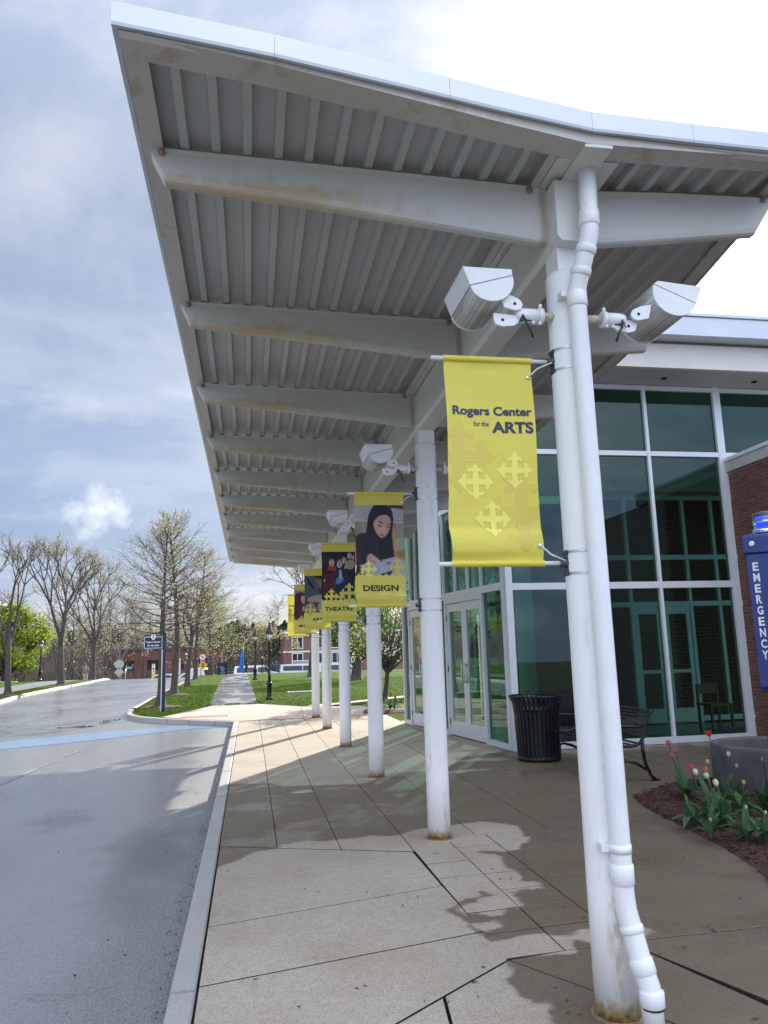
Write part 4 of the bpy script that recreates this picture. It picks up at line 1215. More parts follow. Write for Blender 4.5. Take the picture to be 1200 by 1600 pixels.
def pic_design():
    I = canvas(NX, NZ, (0.30, 0.27, 0.22))
    F = lambda p: [(x, PH1-(PH1-PH0)*y) for x, y in p]
    def B(p, c, a=1): blob(I, F(p), c, a)
    def Pg(p, c, a=1): paint(I, F(p), c, a)
    Pg([(0,0),(1,0),(1,.22),(0,.22)], (0.42,0.40,0.40)); Pg([(.7,0),(1,0),(1,.06),(.7,.04)], (0.10,0.02,0.02)); Pg([(0,.2),(1,.24),(1,.26),(0,.23)], (0.5,0.48,0.45))
    Pg([(.68,.34),(.82,.34),(.82,.75),(.76,.75)], (0.62,0.30,0.10)); Pg([(.80,.48),(1,.46),(1,.64),(.80,.66)], (0.45,0.40,0.30)); Pg([(.78,.66),(1,.66),(1,.74),(.78,.74)], (0.5,0.22,0.06))
    B([(.0,.42),(.25,.38),(.3,.6),(.32,.82),(0,.95),(-.05,.6)], (0.045,0.012,0.018))          # sleeve
    B([(.42,-.03),(.62,-.03),(.78,.06),(.80,.25),(.74,.4),(.80,.9),(.15,.95),(.10,.72),(.24,.34),(.28,.12)], (0.012,0.011,0.022))   # hair and dark top
    B([(.46,.17),(.60,.13),(.73,.17),(.74,.28),(.68,.40),(.56,.475),(.49,.46),(.41,.38),(.37,.26)], (0.50,0.30,0.24))     # face
    B([(.40,.25),(.46,.20),(.52,.32),(.50,.44),(.42,.37)], (0.56,0.37,0.31), .8)
    Pg([(.48,.225),(.56,.245),(.59,.27),(.55,.262),(.47,.24)], (0.02,0.012,0.012)); Pg([(.67,.27),(.74,.262),(.74,.275),(.68,.285)], (0.02,0.012,0.012))
    ell(I, .51, PH1-(PH1-PH0)*.295, .05, .008, (0.04,0.02,0.02), .9, -10); ell(I, .69, PH1-(PH1-PH0)*.315, .045, .007, (0.04,0.02,0.02), .9, -8)
    B([(.595,.29),(.615,.36),(.60,.385),(.57,.37)], (0.62,0.42,0.36), .7); ell(I, .545, PH1-(PH1-PH0)*.43, .045, .011, (0.36,0.10,0.10), .9, -12)
    for x0, x1 in ((.24,.12), (.30,.20), (.36,.27), (.42,.40), (.72,.78)): Pg([(x0,.42),(x0+.015,.42),(x1+.015,.8),(x1,.8)], (0.05,0.045,0.085), .7)
    Pg([(.05,.86),(.80,.74),(1,.80),(1,1),(.2,1)], (0.42,0.42,0.52)); Pg([(0,.88),(.06,.86),(.25,1),(0,1)], (0.02,0.02,0.03)); Pg([(.5,.98),(.75,.93),(.7,1),(.48,1)], (0.02,0.02,0.03))
    B([(.20,.74),(.30,.68),(.44,.74),(.52,.80),(.46,.84),(.34,.86),(.22,.84)], (0.58,0.35,0.29)); Pg([(.18,.62),(.21,.62),(.54,.80),(.52,.81)], (0.01,0.01,0.012))
    B([(.26,.78),(.42,.79),(.46,.82),(.30,.82)], (0.42,0.23,0.2), .6); ell(I, .66, PH1-(PH1-PH0)*.83, .05, .012, (0.35,0.12,0.2)); ell(I, .75, PH1-(PH1-PH0)*.87, .05, .014, (0.45,0.18,0.28))
    h, w, _ = I.shape; zz, xx = np.mgrid[0:h, 0:w]
    strands = 1 + 0.35*np.sin(xx*1.9 + 2.2*np.sin(zz*0.06))*np.exp(-((xx/w-0.45)/0.28)**2)
    dark = (I.sum(2) < 0.12)[..., None]
    I = np.where(dark, I*strands[..., None] + 0.006, I)
    skin = ((I[..., 0] > 0.4) & (I[..., 2] < 0.36) & (I[..., 1] < 0.42))[..., None]
    I = np.where(skin, I*(1.12 - 0.55*np.abs(xx/w-0.53))[..., None], I)
    I *= (1 + 0.10*np.sin(xx*0.21+1)*np.sin(zz*0.09))[..., None]
    return soft(I, 1)
def pic_theatre():
    I = canvas(NX, NZ, (0.018, 0.014, 0.020))
    F = lambda p: [(x, PH1-(PH1-PH0)*y) for x, y in p]
    def B(p, c, a=1): blob(I, F(p), c, a)
    def E(x, y, rx, ry, c, a=1, r=0): ell(I, x, PH1-(PH1-PH0)*y, rx, ry, c, a, r)
    B([(.0,.10),(.3,.08),(.5,.16),(.5,.3),(0,.3)], (0.035,0.025,0.03))
    B([(.14,.34),(.40,.30),(.42,.52),(.36,.95),(.05,.98),(.02,.55)], (0.10,0.015,0.025)); B([(.16,.28),(.30,.26),(.44,.32),(.40,.40),(.2,.42)], (0.42,0.03,0.03)); B([(.14,.40),(.36,.38),(.30,.47),(.12,.46)], (0.01,0.01,0.012))
    B([(.26,.75),(.36,.74),(.37,.95),(.25,.95)], (0.35,0.02,0.03))
    B([(.42,.35),(.60,.34),(.74,.38),(.78,.60),(.66,.98),(.40,.98),(.38,.55)], (0.02,0.03,0.045)); B([(.45,.52),(.62,.50),(.66,.62),(.48,.68),(.40,.66)], (0.10,0.22,0.48)); B([(.50,.38),(.57,.37),(.60,.55),(.52,.58)], (0.50,0.45,0.55))
    B([(.72,.22),(.84,.16),(.98,.18),(.98,.34),(.8,.38),(.70,.34)], (0.40,0.28,0.18)); B([(.64,.34),(.74,.24),(.78,.28),(.70,.36)], (0.5,0.42,0.34))
    for x, y, s in ((.29,.225,.075), (.52,.265,.075), (.66,.185,.068), (.83,.09,.065)):
        E(x, y, s, s*.62, (0.62,0.48,0.40)); E(x-.02, y-.012, .012, .006, (0.05,0.03,0.03)); E(x+.03, y-.012, .012, .006, (0.05,0.03,0.03)); E(x+.008, y+.03, s*.30, .012, (0.10,0.02,0.02)); E(x, y-.045, s*.9, .018, (0.35,0.27,0.22), .8)
    E(.52, .19, .025, .02, (0.5,0.38,0.3)); E(.94, .12, .03, .03, (0.55,0.42,0.34)); E(.08,.60,.02,.02,(0.5,0.5,0.5))
    return soft(I, 1)
def pic_art():
    I = canvas(NX, NZ, (0.05, 0.055, 0.06))
    F = lambda p: [(x, PH1-(PH1-PH0)*y) for x, y in p]
    def B(p, c, a=1): blob(I, F(p), c, a)
    B([(-.1,.05),(.35,-.05),(.5,.2),(.55,.6),(.0,.75),(-.1,.5)], (0.085,0.105,0.13)); B([(.05,.02),(.2,.1),(.45,.4),(.2,.3)], (0.02,0.025,0.03)); B([(.35,.05),(.65,.02),(.82,.2),(.75,.38),(.5,.32)], (0.20,0.12,0.09)); B([(.4,-.02),(.75,-.03),(.8,.08),(.45,.08)], (0.02,0.018,0.018))
    B([(.55,.12),(.68,.16),(.66,.30),(.54,.24)], (0.30,0.18,0.14)); B([(.1,.6),(.45,.52),(.75,.50),(.95,.58),(.9,.7),(.5,.72),(.1,.72)], (0.42,0.30,0.27)); B([(.5,.70),(.9,.68),(.95,.98),(.5,1)], (0.30,0.32,0.34))
    B([(.0,.75),(.4,.72),(.45,1),(0,1)], (0.20,0.19,0.17))
    return soft(I, 1)
def pic_music():
    I = canvas(NX, NZ, (0.30, 0.27, 0.30))
    F = lambda p: [(x, PH1-(PH1-PH0)*y) for x, y in p]
    def B(p, c, a=1): blob(I, F(p), c, a)
    B([(.05,.10),(.35,.05),(.6,.15),(.7,.4),(.5,.95),(-.05,1),(0,.4)], (0.085,0.025,0.02)); B([(.30,.20),(.48,.17),(.58,.26),(.55,.40),(.44,.47),(.33,.38)], (0.58,0.36,0.29)); B([(.5,.16),(.75,.2),(.7,.3),(.55,.26)], (0.05,0.01,0.01))
    B([(.2,.55),(.5,.5),(.7,.7),(.5,.98),(.15,.98)], (0.10,0.02,0.06)); B([(.35,.60),(.46,.50),(.5,.6),(.42,.75)], (0.45,0.28,0.24)); B([(.6,.45),(1,.4),(1,1),(.6,1)], (0.03,0.012,0.02))
    return soft(I, 1)

def banner(i, kind, label, seed):
    y = CY[i]
    root = tag(empty('banner', (0.935, y, 1.985)), label, 'banner', 'yellow banners hung from the columns')
    w = warp(seed)
    img = None
    if kind in ('design', 'theatre', 'art', 'music'):
        img = {'design': pic_design, 'theatre': pic_theatre, 'art': pic_art, 'music': pic_music}[kind]()
        img = grain(img, 0.05, seed)
        zz = (np.arange(NZ)+0.5)/NZ
        img[zz > PH1] = (0.72, 0.60, 0.11)
        img[zz < PH0] = (0.82, 0.70, 0.14)
        # uneven upper border of the yellow foot, with cross tops growing out of it
        rs = np.random.RandomState(seed)
        edge = PH0 + 0.012*np.sin(np.arange(NX)*0.55+seed) + 0.008*np.sin(np.arange(NX)*1.7)
        for c in range(NX): img[(zz < edge[c]) & (zz > PH0-0.05), c] = (0.82, 0.70, 0.14)
    nx, nz = (NX, NZ) if img is not None else (40, 100)
    vs = []; fs = []
    for j in range(nz+1):
        for k in range(nx+1):
            vs.append(w(Vector((BW*k/nx, 0, BH*j/nz))))
    for j in range(nz):
        for k in range(nx): fs.append((j*(nx+1)+k, j*(nx+1)+k+1, (j+1)*(nx+1)+k+1, (j+1)*(nx+1)+k))
    b = MB(); b.add(vs, fs, True)
    # hems folded round the two rods
    cl = b.build('banner_cloth', M['cloth'] if img is None else M['printcloth'], root)
    if img is not None:
        at = cl.data.color_attributes.new('print', 'FLOAT_COLOR', 'CORNER')
        q = np.ones((nz*nx, 4, 4)); q[:, :, :3] = img.reshape(-1, 1, 3)
        at.data.foreach_set('color', q.ravel())
    for z in (BH, 0):
        b = MB(); b.tube([(-0.004, 0, z), (BW+0.004, 0, z)], 0.0155, 14, False); b.build('rod_sleeve', M['cloth'], root)
    lay = 0.0022
    if kind == 'title':
        print_piece('cross_print', fleury(0.055, 0.52, 0.36), -lay*0.5, M['darkyel'], w, root)
        print_piece('cross_print', [p for p in fleury(0.365, 0.245, 0.40)], -lay*0.5, M['darkyel'], w, root)
        for cx, cz, s in ((0.135, 0.395, 0.185), (0.335, 0.455, 0.185), (0.215, 0.215, 0.185)):
            print_piece('cross_print', fleury(cx, cz, s), -lay, M['paleyel'], w, root)
        MX = lambda x, z: T3(x, -lay, z) @ rot('X', R(90))
        fit_text('lettering', 'Rogers Center', 0.405, 0.060, M['ink'], MX(0.232, 0.748), root, 0.032, w)
        fit_text('lettering', 'for the', 0.078, 0.026, M['ink'], MX(0.172, 0.688), root, 0.010, w)
        fit_text('lettering', 'ARTS', 0.212, 0.060, M['ink'], MX(0.332, 0.672), root, 0.038, w)
    else:
        MX = lambda x, z: T3(x, -lay, z) @ rot('X', R(90))
        word, ww = {'design': ('DESIGN', 0.315), 'theatre': ('THEATRE', 0.37), 'art': ('ART', 0.17), 'music': ('MUSIC', 0.25)}[kind]
        fit_text('lettering', word, ww, 0.056, M['blackink'], MX(0.228, 0.155), root, 0.032, w)
        if kind == 'design': spec = [((0.115, 0.325), 0.16, 'paleyel'), ((0.375, 0.345), 0.17, 'darkyel'), ((0.06, 0.26), 0.12, 'midyel'), ((0.26, 0.10), 0.12, 'paleyel'), ((0.40, 0.09), 0.13, 'paleyel')]
        elif kind == 'theatre': spec = [((0.13, 0.32), 0.20, 'midyel'), ((0.365, 0.36), 0.27, 'darkyel'), ((0.26, 0.31), 0.11, 'midyel')]
        elif kind == 'art': spec = [((0.10, 0.32), 0.24, 'darkyel'), ((0.33, 0.30), 0.16, 'midyel')]
        else: spec = [((0.16, 0.30), 0.16, 'midyel'), ((0.30, 0.32), 0.2, 'darkyel')]
        for (cx, cz), s, mt in spec: print_piece('cross_print', fleury(cx, cz, s), -lay*0.7, M[mt], w, root)
    # rods, cast brackets, bands, ropes, grommets
    for z, sg in ((BH, 1), (0.0, -1)):
        b = MB(); b.tube([(-0.065, 0, z), (0.575, 0, z)], 0.0105, 12); b.build('rod', M['pipe'], root)
        b = MB(); b.tube([(0.535, 0, z), (0.575, 0, z)], [0.017, 0.028], 10, True, False)
        b.box((0.565, -0.022, z-0.062), (0.588, 0.022, z+0.062)); b.box((0.56, -0.03, z+0.045), (0.59, 0.03, z+0.058)); b.box((0.56, -0.03, z-0.058), (0.59, 0.03, z-0.045))
        b.build('bracket', M['bracket'], root)
        for dz in (-0.052, 0.052):
            b = MB(); b.lathe([(0.0985, -0.006), (0.1015, -0.005), (0.1015, 0.005), (0.0985, 0.006)], 28, (0.675 if i else 0.663, 0, z+dz), False, False)
            b.build('band', M['steel'], root)
        g = w(Vector((BW-0.018, 0, z - sg*0.085)))
        b = MB(); b.lathe([(0.005, -0.002), (0.011, -0.002), (0.011, 0.002), (0.005, 0.002)], 12)
        gr = b.build('grommet', M['tin'], root); gr.matrix_basis = T3(g.x, g.y-0.003, g.z) @ rot('X', R(90))
        b = MB(); b.lathe([(0.0002, -0.0021), (0.0052, -0.0021)], 10, (0, 0, 0), False, False); hole = b.build('eyelet_hole', M['dark'], root); hole.matrix_basis = T3(g.x, g.y-0.0062, g.z) @ rot('X', R(90))
        b = MB(); b.tube([(g.x, g.y-0.004, g.z), (g.x+0.05, g.y-0.008, g.z+sg*0.045), (0.555, -0.02, z-sg*0.01)], 0.004, 8); b.build('tie_rope', M['rope'], root)
    return root
banner(0, 'title', 'nearest and largest yellow banner, navy words Rogers Center for the ARTS over pale crosses', 3)
banner(1, 'design', 'yellow DESIGN banner with a picture of a dark-haired girl drawing', 5)
banner(2, 'theatre', 'yellow THEATRE banner with a picture of a troupe of actors on stage', 8)
banner(3, 'art', 'yellow ART banner with a picture of a man bent over his hands', 11)
banner(4, 'music', 'yellow banner with the red-haired portrait, partly hidden behind the ART one', 13)
banner(5, 'title', 'farthest yellow banner, only a plain strip seen at the left end of the row', 17)
# ------------------------------------------------------------------ arts centre building
BX = 8.10            # right end of the tall glass wall
BY = 11.70           # its plane
hall = tag(empty('arts_centre', (4.05, 11.7, 0)), 'arts centre front with tall green glass walls, white frames and double entrance doors', 'building')
def hc(o, parent=None):
    o.parent = parent or hall
    o.matrix_parent_inverse = Matrix.Translation((-4.05, -11.7, 0)) if parent is None else Matrix.Identity(4)
    return o
def hbox(name, a, b2, mat, parent=None, ch=0.003):
    b = MB(); b.bbox(a, b2, ch); return hc(b.build(name, M[mat] if isinstance(mat, str) else mat), parent)
# tall wall, facing the camera
xm = [4.07, 5.38, 6.70, 8.04]
zb = [0.05, 2.53, 4.77, 5.95]
for x in xm:
    w = 0.055 if x not in (4.07,) else 0.11
    hbox('mullion', (x-w/2, BY-0.06, 0.0), ((x+w/2) if x < 8 else 8.146, BY+0.06, 6.0), 'frame')
for x in (9.20, 10.4, 11.6): hbox('mullion', (x-0.0275, BY-0.06, 4.4), (x+0.0275, BY+0.06, 6.0), 'frame')
for z, h in zip(zb, (0.10, 0.11, 0.085, 0.08)):
    for a, c in zip(xm, xm[1:]): hbox('transom', (a+0.028, BY-0.052, z-h/2), (c-0.028, BY+0.052, z+h/2), 'frame')
for z, h in ((4.77, 0.085), (5.95, 0.08)):
    for a, c in ((8.08, 9.17), (9.23, 10.37), (10.43, 11.57)): hbox('transom', (a, BY-0.052, z-h/2), (c, BY+0.052, z+h/2), 'frame')
for z0, z1 in zip(zb, zb[1:]):
    for a, c in zip(xm, xm[1:]): hbox('glass_pane', (a+0.03, BY-0.006, z0+0.05), (c-0.03, BY+0.006, z1-0.045), 'glass', None, 0.001)
for a, c in ((8.08, 9.17), (9.23, 10.37), (10.43, 11.57)): hbox('glass_pane', (a, BY-0.006, 4.81), (c, BY+0.006, 5.91), 'glass', None, 0.001)
# overhanging roof: soffit, cream board, metal edge
hbox('soffit', (3.6, 10.88, 6.0), (14, BY+6.5, 6.10), 'soffit', None, 0.0)
hbox('fascia_board', (3.58, 10.80, 5.985), (14, 10.875, 6.40), 'cream')
hbox('metal_fascia', (3.52, 10.52, 6.44), (14, 10.79, 6.76), 'fascia')
hbox('roof_coping', (3.50, 10.49, 6.765), (14, 11.2, 6.82), 'fascia')
hbox('roof_deck', (3.54, 11.2, 6.45), (14, BY+6.6, 6.74), 'soffit')
M['lamp_off'] = plain('downlight_glass', (0.75, 0.74, 0.70), 0.4)
for x, y in ((6.9, 11.3), (8.6, 11.3), (5.2, 11.3)):
    b = MB(); b.lathe([(0.05, 5.985), (0.05, 5.997)], 16, (x, y, 0)); hc(b.build('downlight', M['dark']))
# door wall: runs obliquely from the corner post to the far post
PA = Vector((4.05, 11.80)); PB = Vector((3.40, 16.85))
dirw = (PB-PA).normalized(); LW = (PB-PA).length
ang = math.atan2(dirw.y, dirw.x)
WM = T3(PA.x, PA.y, 0) @ rot('Z', ang)          # local x along the wall, +y outward to the street
def wbox(name, x0, x1, z0, z1, d0, d1, mat, parent=None, ch=0.003):
    b = MB(); b.bbox((x0, d0, z0), (x1, d1, z1), ch, WM); return hc(b.build(name, M[mat]), parent)
# along the wall: sidelight, doors, sidelight, sidelight, doors, sidelight
U = [0.03, 0.84, 2.52, 2.80, 3.12, 4.66, LW]
DOORTOP = 2.40
wbox('mullion', -0.06, 0.03, 0, 4.3, -0.06, 0.06, 'frame')
for u in (0.84, 2.52, 2.80, 4.66, LW-0.02): wbox('mullion', u-0.03, u+0.03, 0, 2.50, -0.055, 0.055, 'frame')
wbox('mullion', 3.10, 3.15, 0, 2.50, -0.055, 0.055, 'frame')
wbox('transom', 0.03, LW+0.01, 2.50, 2.62, -0.058, 0.058, 'frame')
wbox('transom', 0.03, LW-0.4, 4.16, 4.26, -0.058, 0.058, 'frame')
for u in (0.84, 1.42, 2.0, 2.58, 2.95, 3.5, 4.2, LW-0.55): wbox('mullion', u-0.025, u+0.025, 2.62, 4.16, -0.05, 0.05, 'frame')
us = [0.03, 0.84, 1.42, 2.0, 2.58, 2.95, 3.5, 4.2, LW-0.55]
for a, c in zip(us, us[1:]): wbox('glass_pane', a+0.025, c-0.025, 2.62, 4.16, -0.006, 0.006, 'glass', None, 0.001)
for a, c in ((0.03, 0.81), (2.55, 2.77), (2.83, 3.10), (4.69, LW-0.05)):
    wbox('glass_pane', a, c, 0.09, 2.50, -0.006, 0.006, 'glass', None, 0.001)
    wbox('sill', a, c, 0.0, 0.09, -0.05, 0.05, 'frame')
for d0, d1 in ((0.87, 2.49), (3.15, 4.63)):
    wbox('transom', d0, d1, 2.42, 2.50, -0.05, 0.05, 'frame')
    mid = (d0+d1)/2
    for k, (a, c) in enumerate(((d0+0.006, mid-0.004), (mid+0.004, d1-0.006))):
        z0, z1 = 0.012, DOORTOP
        st = 0.095
        b = MB()
        for q in ((a, a+st, z0, z1), (c-st, c, z0, z1)): b.bbox((q[0], -0.024, q[2]), (q[1], 0.024, q[3]), 0.003, WM)
        b.bbox((a+st, -0.023, z0), (c-st, 0.023, 0.26), 0.003, WM); b.bbox((a+st, -0.023, z1-0.14), (c-st, 0.023, z1), 0.003, WM)
        door = hc(b.build('door', M['frame']))
        wbox('glass_pane', a+st, c-st, 0.26, z1-0.14, -0.004, 0.004, 'doorglass', door, 0.001)
        hx = (c-0.05) if k == 0 else (a+0.05)
        b = MB(); q = [(hx, 0.026, 0.98), (hx, 0.075, 0.99), (hx, 0.085, 1.02), (hx, 0.085, 1.26), (hx, 0.075, 1.29), (hx, 0.026, 1.30)]
        b.tube([WM @ Vector(p) for p in q], 0.012, 10); q2 = [(hx + (-0.09 if k == 0 else 0.0), 0.085, 1.02), (hx + (-0.09 if k == 0 else 0.0), 0.085, 1.26)]
        if k == 0: b.tube([WM @ Vector(p) for p in ((hx-0.02, 0.026, 0.98), (hx-0.10, 0.075, 0.99), (hx-0.10, 0.085, 1.26), (hx-0.02, 0.026, 1.30))], 0.011, 10)
        hc(b.build('handle', M['steel']), door)
        b = MB()
        hxx = a-0.004 if k == 0 else c+0.004
        for z in (0.25, 1.2, 2.15): b.tube([WM @ Vector((hxx, 0.03, z-0.05)), WM @ Vector((hxx, 0.03, z+0.05))], 0.010, 8)
        hc(b.build('hinge', M['bracket']), door)
b = MB(); b.bbox((-0.05, -0.08, 4.26), (LW, 0.08, 5.99), 0, WM); hc(b.build('header_panel', M['soffit']))
# far end wall of the lobby (glass) and lobby floor
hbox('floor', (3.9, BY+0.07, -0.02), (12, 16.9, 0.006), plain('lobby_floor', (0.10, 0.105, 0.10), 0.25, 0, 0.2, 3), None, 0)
b = MB(); b.add([(3.45, 16.85, 0.004), (4.1, 11.9, 0.004), (4.1, 16.85, 0.004)], [(0, 1, 2)]); hc(b.build('floor', M['soffit']))
for x in (3.43, 4.5, 5.6, 6.7, 7.8, 9.0): hbox('mullion', (x-0.03, 16.80, 0), (x+0.03, 16.90, 5.98), 'frame')
for z in (0.05, 2.55, 4.2, 5.93):
    hbox('transom', (3.46, 16.805, z-0.045), (9.0, 16.895, z+0.045), 'frame')
for a, c in ((3.46, 4.47), (4.53, 5.57), (5.63, 6.67), (6.73, 7.77), (7.83, 8.97)):
    hbox('glass_pane', (a, 16.845, 0.08), (c, 16.853, 5.9), 'glass', None, 0.001)
# indoors: ceiling with sloping bulkheads, brick wall, round column, inner doors
hbox('ceiling', (4.0, BY+0.07, 5.965), (12, 16.8, 5.995), plain('lobby_ceiling', (0.66, 0.66, 0.64), 0.8), None, 0)
for k, (x, y) in enumerate(((5.6, 13.0), (6.9, 12.9), (6.4, 14.4), (7.6, 14.3), (5.2, 14.6), (7.9, 12.8))):
    b = MB(); b.lathe([(0.10, 5.945), (0.12, 5.95), (0.12, 5.962)], 18, (x, y, 0)); hc(b.build('downlight', M['lamp_off']))
for k in range(4):
    b = MB(); y0 = 12.6 + k*0.95
    b.add([(4.3, y0+1.9, 5.60-k*0.1), (11.8, y0-0.1, 5.93-k*0.1), (11.8, y0+0.25, 5.72-k*0.1), (4.3, y0+2.25, 5.40-k*0.1)], [(0,1,2,3)])
    b.add([(4.3, y0+1.9, 5.60-k*0.1), (11.8, y0-0.1, 5.93-k*0.1), (11.8, y0-0.1, 5.98), (4.3, y0+1.9, 5.98)], [(0,1,2,3)])
    hc(b.build('bulkhead', M['soffit']))
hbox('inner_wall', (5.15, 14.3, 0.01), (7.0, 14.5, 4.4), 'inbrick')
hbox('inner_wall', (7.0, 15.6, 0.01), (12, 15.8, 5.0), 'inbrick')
hbox('inner_wall', (11.9, 11.8, 0.01), (12, 15.6, 5.9), 'soffit')
b = MB(); b.lathe([(0.16, 0.01), (0.16, 5.9)], 24, (4.86, 13.15, 0)); hc(b.build('inner_column', M['column']))
for x in (7.02, 7.55, 8.2, 8.85, 9.5, 10.2):
    hbox('inner_mullion', (x-0.035, 14.28, 0.01), (x+0.035, 14.36, 4.6), 'frame')
for z in (0.09, 2.35, 3.3, 4.55):
    hbox('inner_transom', (7.06, 14.285, z-0.05), (10.4, 14.355, z+0.05), 'frame')
for a, c in ((7.59, 8.16), (8.24, 8.81)):
    b = MB()
    for q in ((a, a+0.09, 0.02, 2.3), (c-0.09, c, 0.02, 2.3)): b.bbox((q[0], 14.30, q[2]), (q[1], 14.34, q[3]))
    b.bbox((a+0.09, 14.302, 0.02), (c-0.09, 14.338, 0.30)); b.bbox((a+0.09, 14.302, 2.15), (c-0.09, 14.338, 2.3)); b.bbox((a+0.09, 14.302, 0.98), (c-0.09, 14.338, 1.05))
    hc(b.build('inner_door', M['frame']))
hbox('inner_beam', (4.2, 14.0, 4.62), (12, 14.6, 5.05), 'soffit')
# a wooden chair and a pale rack glimpsed inside
ch = tag(empty('chair', (8.45, 13.2, 0.006)), 'wooden chair just inside the right glass pane near the brick wall', 'chair')
wood = plain('chair_wood', (0.20, 0.12, 0.07), 0.5, 0, 0.2, 12)
for sx in (-0.2, 0.2):
    for sy, h in ((-0.2, 0.42), (0.2, 0.80)):
        b = MB(); b.bbox((sx-0.02, sy-0.02, 0), (sx+0.02, sy+0.02, h)); b.build('leg', wood, ch)
b = MB(); b.bbox((-0.23, -0.23, 0.42), (0.23, 0.23, 0.46)); b.build('seat', wood, ch)
b = MB(); b.bbox((-0.18, 0.19, 0.62), (0.18, 0.21, 0.80)); b.build('backrest', wood, ch)

# ------------------------------------------------------------------ brick wall beside the glass
bw = tag(empty('brick_wall', (8.15, 11.64, 0)), 'red brick side wall under a pale stone cap, behind the blue emergency post', 'wall')
def bc(o): o.parent = bw; o.matrix_parent_inverse = Matrix.Translation((-8.15, -11.64, 0)); return o
b = MB(); b.box((8.158, 6.0, 0), (8.6, 11.632, 4.44)); bc(b.build('mortar', M['mortar']))
CH, BLn = 0.0605, 0.172
bme = MB(); bme.bbox((-0.010, -BLn/2+0.005, 0.005), (0.03, BLn/2-0.005, CH-0.005), 0.003); brickme = bme.mesh('brick', M['brick'])
rest = MB(); nb = 0
for r in range(73):
    z = r*CH + 0.01
    ylim = 11.34 - 0.84*(z/4.4)
    y = 11.632 - BLn/2 - (BLn/2 if r % 2 else 0) ; k = 0
    if r % 2:
        rest.bbox((8.1485, 11.632-BLn/2+0.004, z+0.005), (8.18, 11.630, z+CH-0.005), 0.003)
    while y > 9.6:
        if y > ylim - 0.03 and nb < 300:
            o = link('brick', brickme); o.location = (8.155+random.uniform(-0.003, 0.002), y, z); bc(o); nb += 1
        else:
            rest.bbox((8.148+random.uniform(-0.002, 0.003), y-BLn/2+0.005, z+0.005), (8.18, y+BLn/2-0.005, z+CH-0.005), 0.003)
        y -= BLn
o = bc(rest.build('bricks', M['brick'])); o['kind'] = 'stuff'
stone = plain('stone_cap', (0.44, 0.43, 0.40), 0.7, 0, 0.12, 6)
for y0, y1 in ((11.632, 10.98), (10.97, 10.2), (10.19, 9.4), (9.39, 8.6)):
    b = MB(); b.bbox((8.10, y1, 4.45), (8.66, y0, 4.63), 0.008); bc(b.build('cap_stone', stone))
b = MB(); b.bbox((8.085, 8.6, 4.634), (8.68, 11.632, 4.70), 0.006); bc(b.build('coping', M['frame']))

# ------------------------------------------------------------------ litter bin
lb = tag(empty('litter_bin', (4.06, 10.72, 0)), 'black slatted metal litter bin with flared rim beside the bench and corner post', 'bin')
prof = [(0.300, 0.05), (0.305, 0.2), (0.315, 0.45), (0.325, 0.66), (0.345, 0.80), (0.385, 0.88)]
bs = MB(); wv = 0.017
vs = []
for r, z in prof:
    for dr, dx in ((0.004, -wv), (0.004, wv), (-0.004, wv), (-0.004, -wv)): vs.append((r+dr, dx*(r/0.31), z))
fs = [(i*4+k, i*4+(k+1) % 4, (i+1)*4+(k+1) % 4, (i+1)*4+k) for i in range(len(prof)-1) for k in range(4)]
fs += [(3,2,1,0), tuple(range(len(prof)*4-4, len(prof)*4))]
bs.add(vs, fs, False); slatme = bs.mesh('slat', M['black'])
NS = 34
for k in range(NS):
    o = link('slat', slatme, lb); o.rotation_euler = (0, 0, 2*math.pi*k/NS)
b = MB(); b.tube([(0.388*math.cos(t), 0.388*math.sin(t), 0.885) for t in [2*math.pi*k/40 for k in range(41)]], 0.013, 8); b.build('rim', M['black'], lb)
b = MB(); b.lathe([(0.29, 0.0), (0.305, 0.01), (0.305, 0.07), (0.29, 0.075)], 32); b.build('base_ring', M['black'], lb)
b = MB(); b.lathe([(0.27, 0.06), (0.285, 0.70), (0.290, 0.71), (0.275, 0.705), (0.26, 0.2)], 32, (0,0,0), True, False); b.build('liner', plain('dark_liner', (0.02, 0.02, 0.024), 0.5), lb)

# ------------------------------------------------------------------ bench
bn = tag(empty('bench', (4.15, 9.6, 0)), 'black metal slatted bench with scrolled arms half hidden by the nearest column', 'bench')
HL = 0.90
# side profile in x (towards the glass) and z
seatp = [(-0.06, 0.425), (-0.03, 0.44), (0.03, 0.435), (0.10, 0.42), (0.18, 0.405), (0.26, 0.40), (0.34, 0.41), (0.40, 0.44)]
backp = [(0.435, 0.49), (0.455, 0.54), (0.47, 0.59), (0.485, 0.64), (0.505, 0.69), (0.53, 0.74), (0.56, 0.785), (0.60, 0.80)]
def slatat(p, q, nm):
    d = (Vector(q)-Vector(p)).normalized(); n_ = Vector((-d.y, d.x)); c = (Vector(p)+Vector(q))/2; w = 0.0135; t = 0.005
    poly = [c + d*w + n_*t, c - d*w + n_*t, c - d*w - n_*t, c + d*w - n_*t]
    b = MB(); b.prism([(v.x, v.y) for v in poly], -HL, HL, 'y'); return b.build(nm, M['black'], bn, fix=True)
for pr in (seatp, backp):
    L = [Vector(p) for p in pr]
    cum = [0]
    for a, c in zip(L, L[1:]): cum.append(cum[-1]+(c-a).length)
    N = 8 if pr is seatp else 8
    for k in range(N):
        d = cum[-1]*(k+0.5)/N
        for i in range(len(L)-1):
            if d <= cum[i+1]:
                t = (L[i+1]-L[i]).normalized(); c = L[i] + t*(d-cum[i]); break
        slatat(c-t*0.01, c+t*0.01, 'slat')
